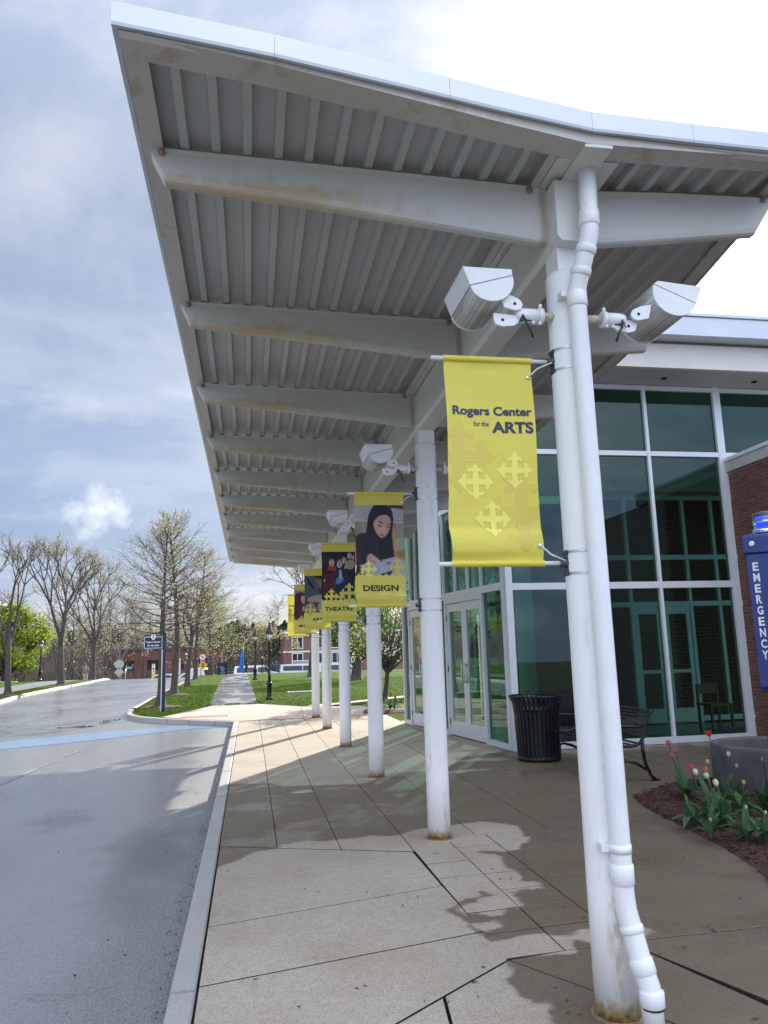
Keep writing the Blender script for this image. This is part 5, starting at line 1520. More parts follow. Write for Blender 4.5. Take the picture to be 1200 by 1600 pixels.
for yv in (-HL-0.02, HL+0.02):
    b = MB()
    X = lambda pts: [(x, yv, z) for x, z in pts]
    b.tube(X([(-0.06, 0.42)] + seatp[1:] + backp), 0.020, 8)
    b.tube(X([(0.0, 0.42), (-0.02, 0.30), (0.0, 0.15), (-0.05, 0.03), (-0.09, 0.012)]), [0.022, 0.018, 0.016, 0.018, 0.02], 8)
    b.tube(X([(0.42, 0.46), (0.42, 0.34), (0.44, 0.20), (0.50, 0.06), (0.55, 0.012)]), [0.026, 0.022, 0.02, 0.02, 0.022], 8)
    b.tube(X([(0.0, 0.13), (0.08, 0.20), (0.20, 0.235), (0.32, 0.21), (0.44, 0.13)]), 0.016, 8)
    b.box((-0.12, yv-0.03, 0), (-0.04, yv+0.03, 0.012)); b.box((0.50, yv-0.03, 0), (0.60, yv+0.03, 0.012))
    b.build('end_frame', M['black'], bn)
    b = MB(); b.tube(X([(-0.03, 0.44), (-0.05, 0.52), (-0.03, 0.60), (0.05, 0.635), (0.2, 0.63), (0.36, 0.62), (0.48, 0.63)]), [0.014, 0.015, 0.018, 0.020, 0.018, 0.016, 0.014], 8); b.build('armrest', M['black'], bn)
b = MB(); b.tube([(0.2, -HL, 0.235), (0.2, HL, 0.235)], 0.016, 8); b.build('brace', M['black'], bn)

# ------------------------------------------------------------------ emergency post
ep = tag(empty('emergency_post', (4.89, 6.52, 0), R(-36)), 'tall blue emergency call post with white EMERGENCY lettering and blue beacon', 'call post')
blue = plain('blue_enamel', (0.008, 0.030, 0.20), 0.3, 0, 0.06, 5)
def taper(name, pr, mat):
    b = MB(); vs = []
    for (w, d, z) in pr: vs += [(-w, -d, z), (w, -d, z), (w, d, z), (-w, d, z)]
    fs = [(3,2,1,0), tuple(range(len(pr)*4-4, len(pr)*4))] + [(i*4+k, i*4+(k+1) % 4, (i+1)*4+(k+1) % 4, (i+1)*4+k) for i in range(len(pr)-1) for k in range(4)]
    b.add(vs, fs, False); return b.build(name, mat, ep)
taper('housing', [(0.17, 0.15, 1.14), (0.185, 0.16, 1.17), (0.185, 0.16, 2.38), (0.18, 0.155, 2.40)], blue)
taper('cap', [(0.195, 0.17, 2.402), (0.205, 0.18, 2.41), (0.205, 0.18, 2.555), (0.195, 0.17, 2.575), (0.12, 0.12, 2.59)], blue)
taper('stem', [(0.11, 0.09, 0.74), (0.11, 0.09, 1.14)], blue)
taper('pedestal', [(0.18, 0.15, 0.0), (0.18, 0.15, 0.70), (0.16, 0.13, 0.735)], blue)
b = MB(); b.lathe([(0.115, 2.59), (0.115, 2.635), (0.105, 2.64)], 28); b.build('beacon_ring', M['tin'], ep)
bl = NT('beacon_blue', 0.1); bl.color((0.01, 0.03, 0.75)); bl.b.inputs['Emission Color'].default_value = (0.02, 0.06, 1, 1); bl.b.inputs['Emission Strength'].default_value = 0.35
b = MB(); b.lathe([(0.075, 2.642), (0.075, 2.755), (0.065, 2.765)], 24); b.build('beacon_lens', bl.m, ep)
b = MB(); b.lathe([(0.103, 2.641), (0.103, 2.775), (0.092, 2.80), (0.05, 2.812)], 28, (0,0,0), True, True); b.build('beacon_dome', M['clear'], ep)
b = MB(); b.lathe([(0.104, 2.70), (0.1055, 2.705), (0.1055, 2.715), (0.104, 2.72)], 28, (0,0,0), True, False); b.build('beacon_band', M['tin'], ep)
b = MB(); b.lathe([(0.028, 0.0), (0.028, 0.004), (0.02, 0.006)], 16); o = b.build('lock', M['steel'], ep); o.matrix_basis = T3(-0.13, -0.181, 2.49) @ rot('X', R(90))
for k, c in enumerate('EMERGENCY'):
    fit_text('letter', c, 0.050 if c != 'M' else 0.056, 0.080, M['signwhite'], T3(-0.118, -0.1615, 2.275 - k*0.1025) @ rot('X', R(90)), ep, 0.03)

# ------------------------------------------------------------------ planter, mulch bed, tulips
pl = tag(empty('planter', (5.55, 7.72, 0)), 'round grey concrete planter ring behind the tulips', 'planter')
cg = plain('stained_concrete', (0.105, 0.105, 0.108), 0.8, 0, 0.3, 5, 0.3)
b = MB(); b.lathe([(0.60, 0.0), (0.605, 0.2), (0.60, 0.46), (0.585, 0.495), (0.56, 0.50), (0.525, 0.495), (0.52, 0.47), (0.52, 0.34)], 48, (0,0,0), True, False); b.build('ring', cg, pl)
b = MB(); b.lathe([(0.52, 0.34), (0.3, 0.39), (0.02, 0.40)], 24, (0,0,0), True, True); b.build('soil', M['soil'], pl)
MBP = [(3.30, 4.4), (3.42, 4.9), (3.55, 5.25), (3.66, 5.75), (3.72, 6.25), (3.78, 6.8), (3.85, 7.35), (3.97, 7.80), (4.25, 8.05), (4.7, 8.35), (5.4, 8.5), (6.6, 8.5), (6.6, 4.4)]
mulch_m = plain('bark_mulch', (0.075, 0.030, 0.022), 0.9, 0, 0.5, 45, 0.6)
b = MB(); b.add([(x, y, 0.006) for x, y in MBP] + [(x + (0.12 if x < 5 else -0.05), y - (0.08 if y > 7.6 else 0), 0.035) for x, y in MBP], [(i, (i+1) % 13, 13+(i+1) % 13, 13+i) for i in range(13)] + [tuple(range(13, 26))], False)
tag(b.build('mulch_bed', mulch_m), kind='structure')
rr = random.Random(5); b = MB()
def in_bed(x, y):
    c = False; n = len(MBP)
    for i in range(n):
        x0, y0 = MBP[i-1]; x1, y1 = MBP[i]
        if (y0 > y) != (y1 > y) and x < (x1-x0)*(y-y0)/(y1-y0)+x0: c = not c
    return c
cnt = 0
while cnt < 9000:
    x, y = rr.uniform(3.25, 5.6), rr.uniform(4.5, 8.5)
    if not in_bed(x+rr.uniform(-0.05, 0.03), y): continue
    cnt += 1
    L, W = rr.uniform(0.012, 0.045), rr.uniform(0.004, 0.010)
    m4 = T3(x, y, 0.022+rr.uniform(0, 0.022) - (0.012 if not in_bed(x-0.1, y) else 0)) @ rot('Z', rr.uniform(0, 6.3)) @ rot('Y', rr.uniform(-0.5, 0.5)) @ rot('X', rr.uniform(-0.8, 0.8))
    b.add([m4 @ Vector(p) for p in ((-L, -W, 0), (L, -W*.6, 0.002), (L*.8, W, 0), (-L*.9, W*.8, 0.003), (0, 0, 0.008))], [(0,1,4), (1,2,4), (2,3,4), (3,0,4)])
tag(b.build('mulch', [mulch_m], None), kind='stuff')
petal = {}
for nm, c in (('pink', (0.62, 0.13, 0.20)), ('rose', (0.60, 0.09, 0.13)), ('red', (0.62, 0.05, 0.03)), ('white', (0.75, 0.74, 0.60)), ('bud', (0.52, 0.55, 0.25)), ('coral', (0.66, 0.17, 0.12))):
    petal[nm] = leafm('petal_'+nm, c, 0.25, 0.14)
def tulip(base, head, kind, hs, label, open_=0.0, leaves=3, seed=0, lean=None):
    r = random.Random(seed)
    root = tag(empty('tulip', base), label, 'tulip', 'tulips in the mulch bed')
    h = Vector(head) - Vector(base)
    midp = h*0.5 + Vector((h.y*0.1+r.uniform(-.02, .02), r.uniform(-.02, .02), 0.03))
    pts = [Vector((0,0,0)), h*0.25+midp*0.1, midp, h*0.80+midp*0.08, h]
    pts = [((1-t)**2)*Vector((0,0,0)) + 2*t*(1-t)*midp + t*t*h for t in (0, .25, .5, .75, 1)]
    b = MB(); b.tube(pts, [0.0055, 0.005, 0.0045, 0.0045, 0.005], 6); b.build('stem', M['tulipleaf'], root)
    d = (pts[-1]-pts[-2]).normalized(); q = d.to_track_quat('Z', 'Y').to_matrix().to_4x4()
    b = MB()
    for k in range(6):
        a = k*math.pi/3 + r.uniform(-.1, .1); rr_ = hs*(0.45 if k % 2 else 0.41)*(1+open_*0.4)
        rows = []
        for t, rad, wd in ((0, 0.12, 0.25), (0.25, 0.85, 0.62), (0.55, 1.0+open_*0.5, 0.68), (0.82, 0.78+open_*1.1, 0.48), (1.0, 0.42+open_*1.6, 0.06)):
            for u in (-1, -0.4, 0.4, 1):
                aa = a + u*wd*0.95/max(0.5, rad)*0.75
                bulge = 1.0 - 0.10*abs(u)
                rows.append((math.cos(aa)*rr_*rad*bulge, math.sin(aa)*rr_*rad*bulge, hs*1.18*t - (0.05*hs*abs(u) if t == 1 else 0)))
        mm = T3(*h) @ q
        b.add([mm @ Vector(p) for p in rows], [(i*4+j, i*4+j+1, (i+1)*4+j+1, (i+1)*4+j) for i in range(4) for j in range(3)], True)
    b.build('bloom', petal[kind], root)
    for k in range(leaves+5):
        a = r.uniform(0, 6.28); L = r.uniform(0.20, 0.42); W = r.uniform(0.014, 0.042); droop = r.uniform(0.1, 1.15)
        vs = []
        for i in range(7):
            t = i/6; w = W*math.sin(math.pi*min(1, 0.12+t*0.88))**0.7 * (1 if t < 1 else 0.1)
            rad = 0.01 + L*(0.25*t + 0.45*droop*t*t); z = L*(0.95*t - 0.85*droop*t*t)
            for u, zz in ((-1, 0.012*(1-t)), (0, 0), (1, 0.012*(1-t))):
                vs.append((math.cos(a)*rad - math.sin(a)*w*u, math.sin(a)*rad + math.cos(a)*w*u, max(0.012, z + zz + 0.01)))
        b = MB(); b.add(vs, [(i*3+j, i*3+j+1, (i+1)*3+j+1, (i+1)*3+j) for i in range(6) for j in range(2)], True)
        b.build('leaf', M['tulipleaf'], root)
TL = [((4.36, 7.50, .03), (4.245, 7.50, 0.545), 'pink', .055, 'tallest pink tulip, top left of the bed', 0.15, 2),
      ((4.36, 7.47, .03), (4.285, 7.45, 0.49), 'pink', .042, 'slim pink tulip just under the tallest pink one', 0.0, 1),
      ((4.33, 7.40, .03), (4.215, 7.40, 0.44), 'pink', .050, 'pink tulip leftmost and lowest of the upper left trio', 0.0, 3),
      ((4.66, 7.25, .03), (4.58, 7.30, 0.64), 'red', .060, 'lone red tulip in front of the planter rim', 0.25, 1),
      ((3.92, 6.38, .03), (3.80, 6.38, 0.49), 'rose', .052, 'deep pink tulip with a bent stem left of the white ones', 0.1, 3),
      ((3.97, 6.32, .03), (3.835, 6.36, 0.45), 'white', .052, 'left white tulip of the middle trio', 0.0, 2),
      ((3.98, 6.28, .03), (3.865, 6.25, 0.435), 'white', .052, 'middle white tulip of the middle trio', 0.0, 2),
      ((4.10, 6.50, .03), (4.045, 6.55, 0.43), 'coral', .052, 'coral pink tulip right of the middle white trio', 0.15, 2),
      ((4.02, 6.25, .03), (3.96, 6.27, 0.365), 'white', .056, 'right and lowest white tulip of the middle trio', 0.0, 3),
      ((3.76, 6.38, .03), (3.735, 6.38, 0.075), 'coral', .055, 'fallen open coral tulip lying on the mulch', 0.5, 4),
      ((4.20, 6.75, .03), (4.19, 6.75, 0.47), 'bud', .040, 'greenish bud tulip before the left edge of the planter', 0.0, 2),
      ((4.52, 6.95, .03), (4.52, 6.92, 0.50), 'white', .046, 'pale bud tulip in front of the planter, left of its centre', 0.0, 3),
      ((4.56, 6.90, .03), (4.57, 6.88, 0.40), 'bud', .036, 'small green bud tulip under the pale one', 0.0, 3),
      ((4.42, 6.62, .03), (4.43, 6.60, 0.30), 'bud', .040, 'low green bud tulip at mid bed', 0.0, 3),
      ((4.74, 6.75, .03), (4.74, 6.72, 0.47), 'bud', .036, 'slim green bud tulip second from the right edge', 0.0, 3),
      ((4.82, 6.70, .03), (4.82, 6.66, 0.47), 'bud', .044, 'rightmost tall green bud tulip', 0.0, 4),
      ((3.86, 5.78, .03), (3.87, 5.76, 0.28), 'bud', .030, 'closed bud tulip over the broad leaves in front of the bed', 0.0, 6),
      ((3.98, 5.72, .03), (4.0, 5.72, 0.24), 'bud', .030, 'small bud tulip in the front leaf clump on the right', 0.0, 6),
      ((3.66, 5.95, .03), (3.67, 5.95, 0.16), 'bud', .028, 'low bud tulip above the curled leaf at the front edge', 0.0, 5)]
for i, (ba, hd, kd, hs, lab, op, lv) in enumerate(TL): tulip(ba, hd, kd, hs, lab, op, lv, 40+i)
# ------------------------------------------------------------------ trees
def limb(b, p, d, L, r0, r1, n, sides, wob, rnd, up=0.0):
    pts = [p.copy()]; q = p.copy(); dd = d.normalized()
    for i in range(n):
        dd = (dd + Vector((rnd.gauss(0, wob), rnd.gauss(0, wob), rnd.gauss(0, wob)+up))).normalized()
        q = q + dd*(L/n); pts.append(q.copy())
    rs = [r0 + (r1-r0)*(i/n) for i in range(n+1)]
    b.tube(pts, rs, sides, False, True)
    return pts, dd
def leafquad(b, p, s, rnd):
    a = Vector((rnd.gauss(0, 1), rnd.gauss(0, 1), rnd.gauss(0, 1))).normalized(); c = a.orthogonal().normalized(); e = a.cross(c)
    b.add([p + c*s, p + e*s*0.55, p - c*s*0.9, p - e*s*0.55], [(0, 1, 2, 3)], False)
def tree(loc, H, style, label, seed, leafmats, name='tree', spread=1.0, lean=(0, 0), r0=None, leaf_s=0.05, leaf_n=2, group=None, trunk_mat='bark', dens=1.0, clear=0.3):
    rnd = random.Random(seed)
    root = tag(empty(name, loc), label, 'tree', group)
    wood = MB(); crown = MB()
    r0 = r0 or H*0.017
    tips = []
    def twigs(p, d, L, r, n, depth):
        for _ in range(n):
            nd = (d + Vector((rnd.gauss(0, .55), rnd.gauss(0, .55), rnd.gauss(0.05, .4)))).normalized()
            pts, e = limb(wood, p, nd, L*rnd.uniform(.6, 1.1), r, r*0.45, 2, 3, 0.12, rnd, 0.03)
            if depth > 0:
                for q in pts[1:]: twigs(q, e, L*0.55, r*0.6, 2, depth-1)
            tips.append(pts[-1]); tips.append(pts[1])
    if style == 'leader':
        pts, d = limb(wood, Vector((0,0,0)), Vector((lean[0], lean[1], 1)), H, r0, r0*0.12, 14, 8, 0.02, rnd, 0.01)
        wood.tube([Vector((0,0,-0.1)), Vector((0,0,0.12)), Vector((lean[0]*.3, lean[1]*.3, 0.3))], [r0*1.8, r0*1.25, r0], 8, False)
        N = int(52*dens); ga = 2.4
        for k in range(N):
            t = clear + (0.98-clear)*(k/N)
            i = t*14; p = pts[int(i)].lerp(pts[min(14, int(i)+1)], i-int(i))
            rel = (t-clear)/(1-clear)
            L = H*0.36*spread*(1-rel)**0.75*rnd.uniform(.7, 1.1) + 0.12*H*0.3
            el = R(-8 + 62*rel + rnd.uniform(-10, 10)); a = k*ga + rnd.uniform(-.3, .3)
            dv = Vector((math.cos(a)*math.cos(el), math.sin(a)*math.cos(el), math.sin(el)))
            bp, e = limb(wood, p, dv, L, r0*0.24*(1-rel*0.7), r0*0.035, 6, 4, 0.09, rnd, 0.05)
            for j in range(1, 7):
                twigs(bp[j], e, L*0.26+0.10, r0*0.042, 2, 1 if j > 1 else 0)
    else:
        th = H*clear
        pts, d = limb(wood, Vector((0,0,0)), Vector((lean[0], lean[1], 1)), th, r0, r0*0.75, 5, 8, 0.03, rnd, 0.02)
        wood.tube([Vector((0,0,-0.1)), Vector((0,0,0.12)), Vector((lean[0]*.3, lean[1]*.3, 0.3))], [r0*1.7, r0*1.25, r0], 8, False)
        def fork(p, d, L, r, depth):
            bp, e = limb(wood, p, d, L, r, r*0.62, 4, 6 if depth > 2 else 4, 0.07, rnd, 0.04)
            if depth <= 0:
                for q in bp[2:]: twigs(q, e, L*0.5, r*0.38, 2, 1)
                return
            nch = 2 if rnd.random() < 0.6 else 3
            a0 = rnd.uniform(0, 6.3)
            for k in range(nch):
                a = a0 + k*2*math.pi/nch + rnd.uniform(-.4, .4); sp = rnd.uniform(.30, .62)*spread
                o = e.orthogonal().normalized(); o2 = e.cross(o)
                nd = (e + (o*math.cos(a)+o2*math.sin(a))*sp).normalized()
                fork(bp[-1], nd, L*rnd.uniform(.68, .84), r*0.62, depth-1)
            twigs(bp[2], (e + Vector((rnd.gauss(0, .6), rnd.gauss(0, .6), .1))).normalized(), L*0.7, r*0.30, 2, 0)
        n0 = 4
        a0 = rnd.uniform(0, 6)
        for k in range(n0):
            a = a0 + k*2*math.pi/n0 + rnd.uniform(-.3, .3); sp = rnd.uniform(.28, .62)*spread if k else 0.05
            fork(pts[-1 - (k % 2)], Vector((math.cos(a)*sp, math.sin(a)*sp, 1)).normalized(), H*0.235, r0*0.55, 3)
    for p in tips:
        for _ in range(leaf_n):
            if rnd.random() > 0.62*dens: continue
            crown.cur = rnd.randrange(len(leafmats))
            leafquad(crown, p + Vector((rnd.gauss(0, .05), rnd.gauss(0, .05), rnd.gauss(0, .05))), leaf_s*rnd.uniform(.4, 0.95), rnd)
    wood.build('trunk', M[trunk_mat], root)
    crown.build('crown', [M[m] for m in leafmats], root)
    return root
def bushy(loc, H, RX, label, seed, mats, name='tree', trunk_h=0.35, n=5200, ls=0.10, trunk_r=0.12, lean=(0, 0), group=None, squash=1.0, trunk_mat='bark', fork2=True):
    """leafy crown: limbs carry clusters, each a spray of small leaves; gaps stay open between clusters"""
    rnd = random.Random(seed)
    root = tag(empty(name, loc), label, 'tree', group)
    wood = MB(); crown = MB()
    th = H*trunk_h
    pts, d = limb(wood, Vector((0,0,-0.05)), Vector((lean[0], lean[1], 1)), th, trunk_r, trunk_r*0.75, 5, 8, 0.05, rnd)
    wood.tube([Vector((0,0,-0.1)), Vector((0,0,0.1)), Vector((0,0,0.25))], [trunk_r*1.7, trunk_r*1.2, trunk_r], 8, False)
    cl = []
    for k in range(64):
        a = rnd.uniform(0, 6.283); u = rnd.uniform(-0.55, 1); rr_ = math.sqrt(max(0, 1-u*u))*rnd.uniform(0.55, 1.0)
        c = Vector((math.cos(a)*rr_*RX, math.sin(a)*rr_*RX, th + (H-th)*(0.42+0.5*u*squash)))
        c += Vector((lean[0], lean[1], 0))*th
        cl.append(c)
        s = pts[-1] if rnd.random() < .6 else pts[-2]
        m_ = s.lerp(c, 0.5) + Vector((rnd.gauss(0, .1), rnd.gauss(0, .1), rnd.gauss(0, .1)))*RX*0.5
        wood.tube([s, s.lerp(m_, .6), m_, c], [trunk_r*0.42, trunk_r*0.28, trunk_r*0.16, trunk_r*0.06], 5, False)
    for c in cl:
        cs = RX*rnd.uniform(.16, .34); mi = rnd.randrange(len(mats))
        for _ in range(n//64):
            v = Vector((rnd.gauss(0, 1), rnd.gauss(0, 1), rnd.gauss(0, .7)))
            v = v.normalized()*cs*rnd.random()**0.4
            crown.cur = mi if rnd.random() < .6 else rnd.randrange(len(mats))
            leafquad(crown, c+v, ls*rnd.uniform(.6, 1.3), rnd)
    wood.build('trunk', M[trunk_mat], root); crown.build('crown', [M[m] for m in mats], root)
    return root
# row beside the path
G1 = 'street trees between the road and the path'
tree((-2.76, 25.6, 0), 5.6, 'leader', 'tall budding tree with level branches directly behind the navy name sign', 1, ['bud', 'budred', 'bud'], spread=1.15, r0=0.135, leaf_s=0.036, leaf_n=1, group=G1, clear=0.36, name='pin_oak')
tree((-3.03, 32.8, 0), 7.3, 'leader', 'tall budding tree just behind the one at the navy sign, slightly to its right', 2, ['bud', 'bud', 'budred'], spread=1.05, r0=0.15, leaf_s=0.04, leaf_n=1, group=G1, clear=0.38, name='pin_oak')
tree((-3.16, 41.5, 0), 4.6, 'vase', 'short broken-topped tree with a few rusty leaves between the larger roadside ones', 3, ['rustleaf', 'budred'], spread=1.1, r0=0.14, leaf_s=0.06, leaf_n=1, group=G1, clear=0.52, dens=0.4)
tree((-3.42, 51.5, 0), 8.2, 'leader', 'tall pale-leafed roadside tree beyond the broken-topped one', 4, ['bud', 'bud', 'budred'], spread=1.15, r0=0.15, leaf_s=0.055, leaf_n=1, group=G1, clear=0.34, name='pin_oak')
tree((-2.9, 62, 0), 6.6, 'leader', 'far pale-leafed roadside tree nearest the navy map board', 5, ['bud', 'spring'], spread=1.3, r0=0.12, leaf_s=0.07, leaf_n=1, group=G1, clear=0.3, name='pin_oak')
tree((-3.5, 70, terrain(70)), 7.4, 'leader', 'farthest roadside tree showing between the pale-leafed ones', 6, ['bud'], spread=1.2, r0=0.12, leaf_s=0.07, leaf_n=1, group=G1, clear=0.3, name='pin_oak')
G2 = 'trees along the far kerb'
tree((-10.72, 37.6, 0), 7.0, 'vase', 'nearly bare tree at the left edge of the picture on the far kerb', 11, ['budred'], spread=1.05, r0=0.15, leaf_s=0.035, leaf_n=1, group=G2, clear=0.40, dens=0.5)
tree((-11.35, 50.4, 0), 9.3, 'vase', 'broad twin-stemmed budding tree, second along the far kerb', 12, ['bud', 'budred'], spread=0.95, r0=0.21, leaf_s=0.06, leaf_n=1, group=G2, clear=0.30)
tree((-12.2, 64.6, terrain(64.6)), 9.4, 'vase', 'slender budding tree near the walking person', 14, ['bud', 'bud', 'budred'], spread=0.9, r0=0.20, leaf_s=0.06, leaf_n=1, group=G2, clear=0.34)
tree((-11.8, 75, terrain(75)), 8.5, 'vase', 'thin grey tree behind the back of the stop sign', 15, ['budred'], spread=1.0, r0=0.15, leaf_s=0.06, leaf_n=1, group=G2, clear=0.34, dens=0.5, trunk_mat='bark_pale')
bushy((-22.3, 77, terrain(77)), 8.0, 3.6, 'round bright green leafy tree beside the pale brick building', 21, ['spring', 'spring', 'leaf'], trunk_h=0.16, n=15000, ls=0.15, trunk_r=0.2)
# right side of the path
bushy((4.22, 24.45, 0), 3.7, 1.45, 'leaning crab apple with white blossom by the glass corner', 22, ['leaf', 'blossom', 'leaf', 'spring'], trunk_h=0.30, n=5200, ls=0.05, trunk_r=0.085, lean=(0.12, 0), name='crab_apple')
bushy((5.75, 42.4, 0), 5.2, 2.1, 'thick-trunked green tree seen between the white columns', 23, ['spring', 'leaf', 'leaf'], trunk_h=0.26, n=7000, ls=0.085, trunk_r=0.30)
tree((3.9, 50, 0), 9.8, 'vase', 'large white blossoming tree behind the banners and lamp posts', 24, ['blossom', 'bud', 'budred'], spread=1.15, r0=0.20, leaf_s=0.075, leaf_n=2, clear=0.24, name='blossom_tree')
tree((1.9, 79, terrain(79)), 6.2, 'vase', 'small pinkish tree behind the middle lamp post', 25, ['budred', 'bud'], spread=1.1, r0=0.13, leaf_s=0.11, leaf_n=2, clear=0.22, name='blossom_tree')
tree((-10.6, 82, terrain(82)), 6.4, 'vase', 'pale blossoming tree before the red brick hall', 26, ['blossom', 'budred', 'bud'], spread=1.2, r0=0.12, leaf_s=0.07, leaf_n=1, clear=0.25, name='blossom_tree')
tree((-7.6, 84, terrain(84)), 6.0, 'vase', 'pinkish bare tree between the yellow crossing sign and the red hall', 27, ['budred', 'blossom'], spread=1.2, r0=0.12, leaf_s=0.07, leaf_n=1, clear=0.25, name='blossom_tree')
# far wood: one brown mass of bare crowns with darker pines among them
rnd = random.Random(77)
wood = MB(); fol = MB()
def faroak(x, y, H):
    p = Vector((x, y, terrain(y)-0.2)); r = H*0.012
    pts, d = limb(wood, p, Vector((rnd.gauss(0, .03), 0, 1)), H, r, r*0.15, 6, 4, 0.04, rnd)
    for k in range(26):
        i = rnd.uniform(0.8, 6); q = pts[int(i)].lerp(pts[min(6, int(i)+1)], i % 1)
        a = rnd.uniform(0, 6.3); el = R(rnd.uniform(10, 65)); L = H*rnd.uniform(.12, .30)
        bp, e = limb(wood, q, Vector((math.cos(a)*math.cos(el), math.sin(a)*math.cos(el), math.sin(el))), L, r*.30, r*.10, 3, 3, .12, rnd, .03)
        for j in (1, 2, 3):
            for _ in range(4):
                nd = (e + Vector((rnd.gauss(0, .6), rnd.gauss(0, .6), rnd.gauss(.1, .4)))).normalized()
                wood.tube([bp[j], bp[j]+nd*L*rnd.uniform(.25, .55)], [r*.10, r*.05], 3, False)
                if rnd.random() < .22:
                    fol.cur = 0 if rnd.random() < .6 else 1
                    leafquad(fol, bp[j]+nd*L*.4, H*0.018, rnd)
def brush(x, y, H):
    p = Vector((x, y, terrain(y)-0.2))
    for _ in range(22):
        d = Vector((rnd.gauss(0, .5), rnd.gauss(0, .5), 1)).normalized()
        wood.tube([p + Vector((rnd.gauss(0, .7), rnd.gauss(0, .7), 0)), p + d*H*rnd.uniform(.5, 1.0) + Vector((rnd.gauss(0, .4), 0, 0))], [0.035, 0.012], 3, False)
def pine(x, y, H):
    p = Vector((x, y, terrain(y)-0.2))
    wood.tube([p, p+Vector((0, 0, H))], [H*.015, H*.003], 4, False)
    for k in range(420):
        t = rnd.random()**0.9; rr_ = H*0.30*(1-t)**0.45*rnd.uniform(.3, 1)*(0.75+0.25*math.sin(t*19+x)); a = rnd.uniform(0, 6.3)
        fol.cur = 2
        leafquad(fol, p + Vector((math.cos(a)*rr_, math.sin(a)*rr_, H*(0.22+0.78*t))), H*0.045*rnd.uniform(.6, 1.3), rnd)
for k in range(74):
    x = rnd.uniform(-52, 3); y = rnd.uniform(97, 130); H = rnd.uniform(6.5, 10.5)*(1.0 if x < -14 else 0.82)
    faroak(x, y, H)
for k in range(150): brush(rnd.uniform(-55, 4), rnd.uniform(93, 120), rnd.uniform(2, 5))
for k in range(46): brush(rnd.uniform(-40, -12.5), rnd.uniform(78, 90), rnd.uniform(1.5, 4.5))
for k in range(24): faroak(rnd.uniform(-40, -14), rnd.uniform(80, 95), rnd.uniform(5, 8.0))
for k in range(26): faroak(rnd.uniform(3, 40), rnd.uniform(112, 150), rnd.uniform(6, 10))
for k in range(34): pine(rnd.uniform(-4, 10), rnd.uniform(112, 150), rnd.uniform(4.2, 6.4)*(1 if rnd.random() < .7 else .7))
for k in range(30): pine(rnd.uniform(-50, 45), rnd.uniform(135, 165), rnd.uniform(4, 6))
tag(wood.build('far_wood', M['far_twigs']), kind='stuff')
tag(fol.build('far_foliage', [M['bud'], M['budred'], M['pine']]), kind='stuff')
# ridge of ground cover that closes the gaps low down
b = MB(); vs = []
n = 60
for i in range(n+1):
    x = -70 + 130*i/n; h = 1.6 + rnd.uniform(-.4, .6)
    vs += [(x, 122, terrain(122)-0.5), (x, 125, terrain(125)+h), (x, 140, terrain(140)+h*1.4)]
b.add(vs, [(i*3+k, i*3+3+k, i*3+4+k, i*3+1+k) for i in range(n) for k in range(2)], True)
tag(b.build('undergrowth', plain('brown_undergrowth', (0.055, 0.048, 0.036), 0.95, 0, 0.5, 1.2)), kind='stuff')

# grass blades on the nearer lawns
b = MB(); rg = random.Random(9)
def blade(x, y, z):
    h = rg.uniform(.025, .06); a = rg.uniform(0, 6.3); w = 0.006
    l = Vector((math.cos(a+1.2)*h*.5, math.sin(a+1.2)*h*.5, h))
    p = Vector((x, y, z)); c = Vector((math.cos(a)*w, math.sin(a)*w, 0))
    b.add([p-c, p+c, p+l], [(0, 1, 2)], False)
isl = [(x+0.14, y) for x, y in ISLAND]
for _ in range(26000):
    y = 21.4 + 20*rg.random()**1.6; x = rg.uniform(-3.8, -1.1)
    if x < lerp_path(isl, y)+0.05 or x > lerp_path(PL, y)-0.05 or (y < 25.1 and x > -2.3 + (y-21.4)*0.30): continue
    blade(x, y, -0.006)
for _ in range(34000):
    y = 23.3 + 22*rg.random()**1.6; x = rg.uniform(0.2, 9)
    if (y < 25.3 and x < 0.3 + (25.3-y)*0.68) or x < lerp_path(PR, y)+0.03: continue
    wy = lerp_path([(23.4, 1.75), (24.0, 2.6), (24.9, 3.6), (26.3, 5.2), (27.6, 8), (28, 12)], x)
    if x > 1.7 and abs(y - wy) < 0.55: continue
    blade(x, y, -0.006)
for _ in range(14000):
    y = rg.uniform(28, 46); x = lk(y) - rg.uniform(0.05, 1.0); blade(x, y, -0.006)
tag(b.build('grass', M['blade']), kind='stuff')
# bare rings of mulch at the trunks
for x, y in ((-2.76, 25.6), (-3.03, 32.8), (-3.42, 51.5), (-10.72, 37.6), (-11.35, 50.4), (-12.2, 64.6)):
    b = MB(); b.lathe([(0.75, 0.0), (0.55, 0.02), (0.1, 0.07)], 20, (x, y, terrain(y)-0.002), True, True)
    for v in range(len(b.v)):
        q = b.v[v]; s = 1 + 0.25*math.sin(q[0]*9+q[1]*7); b.v[v] = (x+(q[0]-x)*s, y+(q[1]-y)*s, q[2])
    tag(b.build('tree_pit', mulch_m), kind='structure')
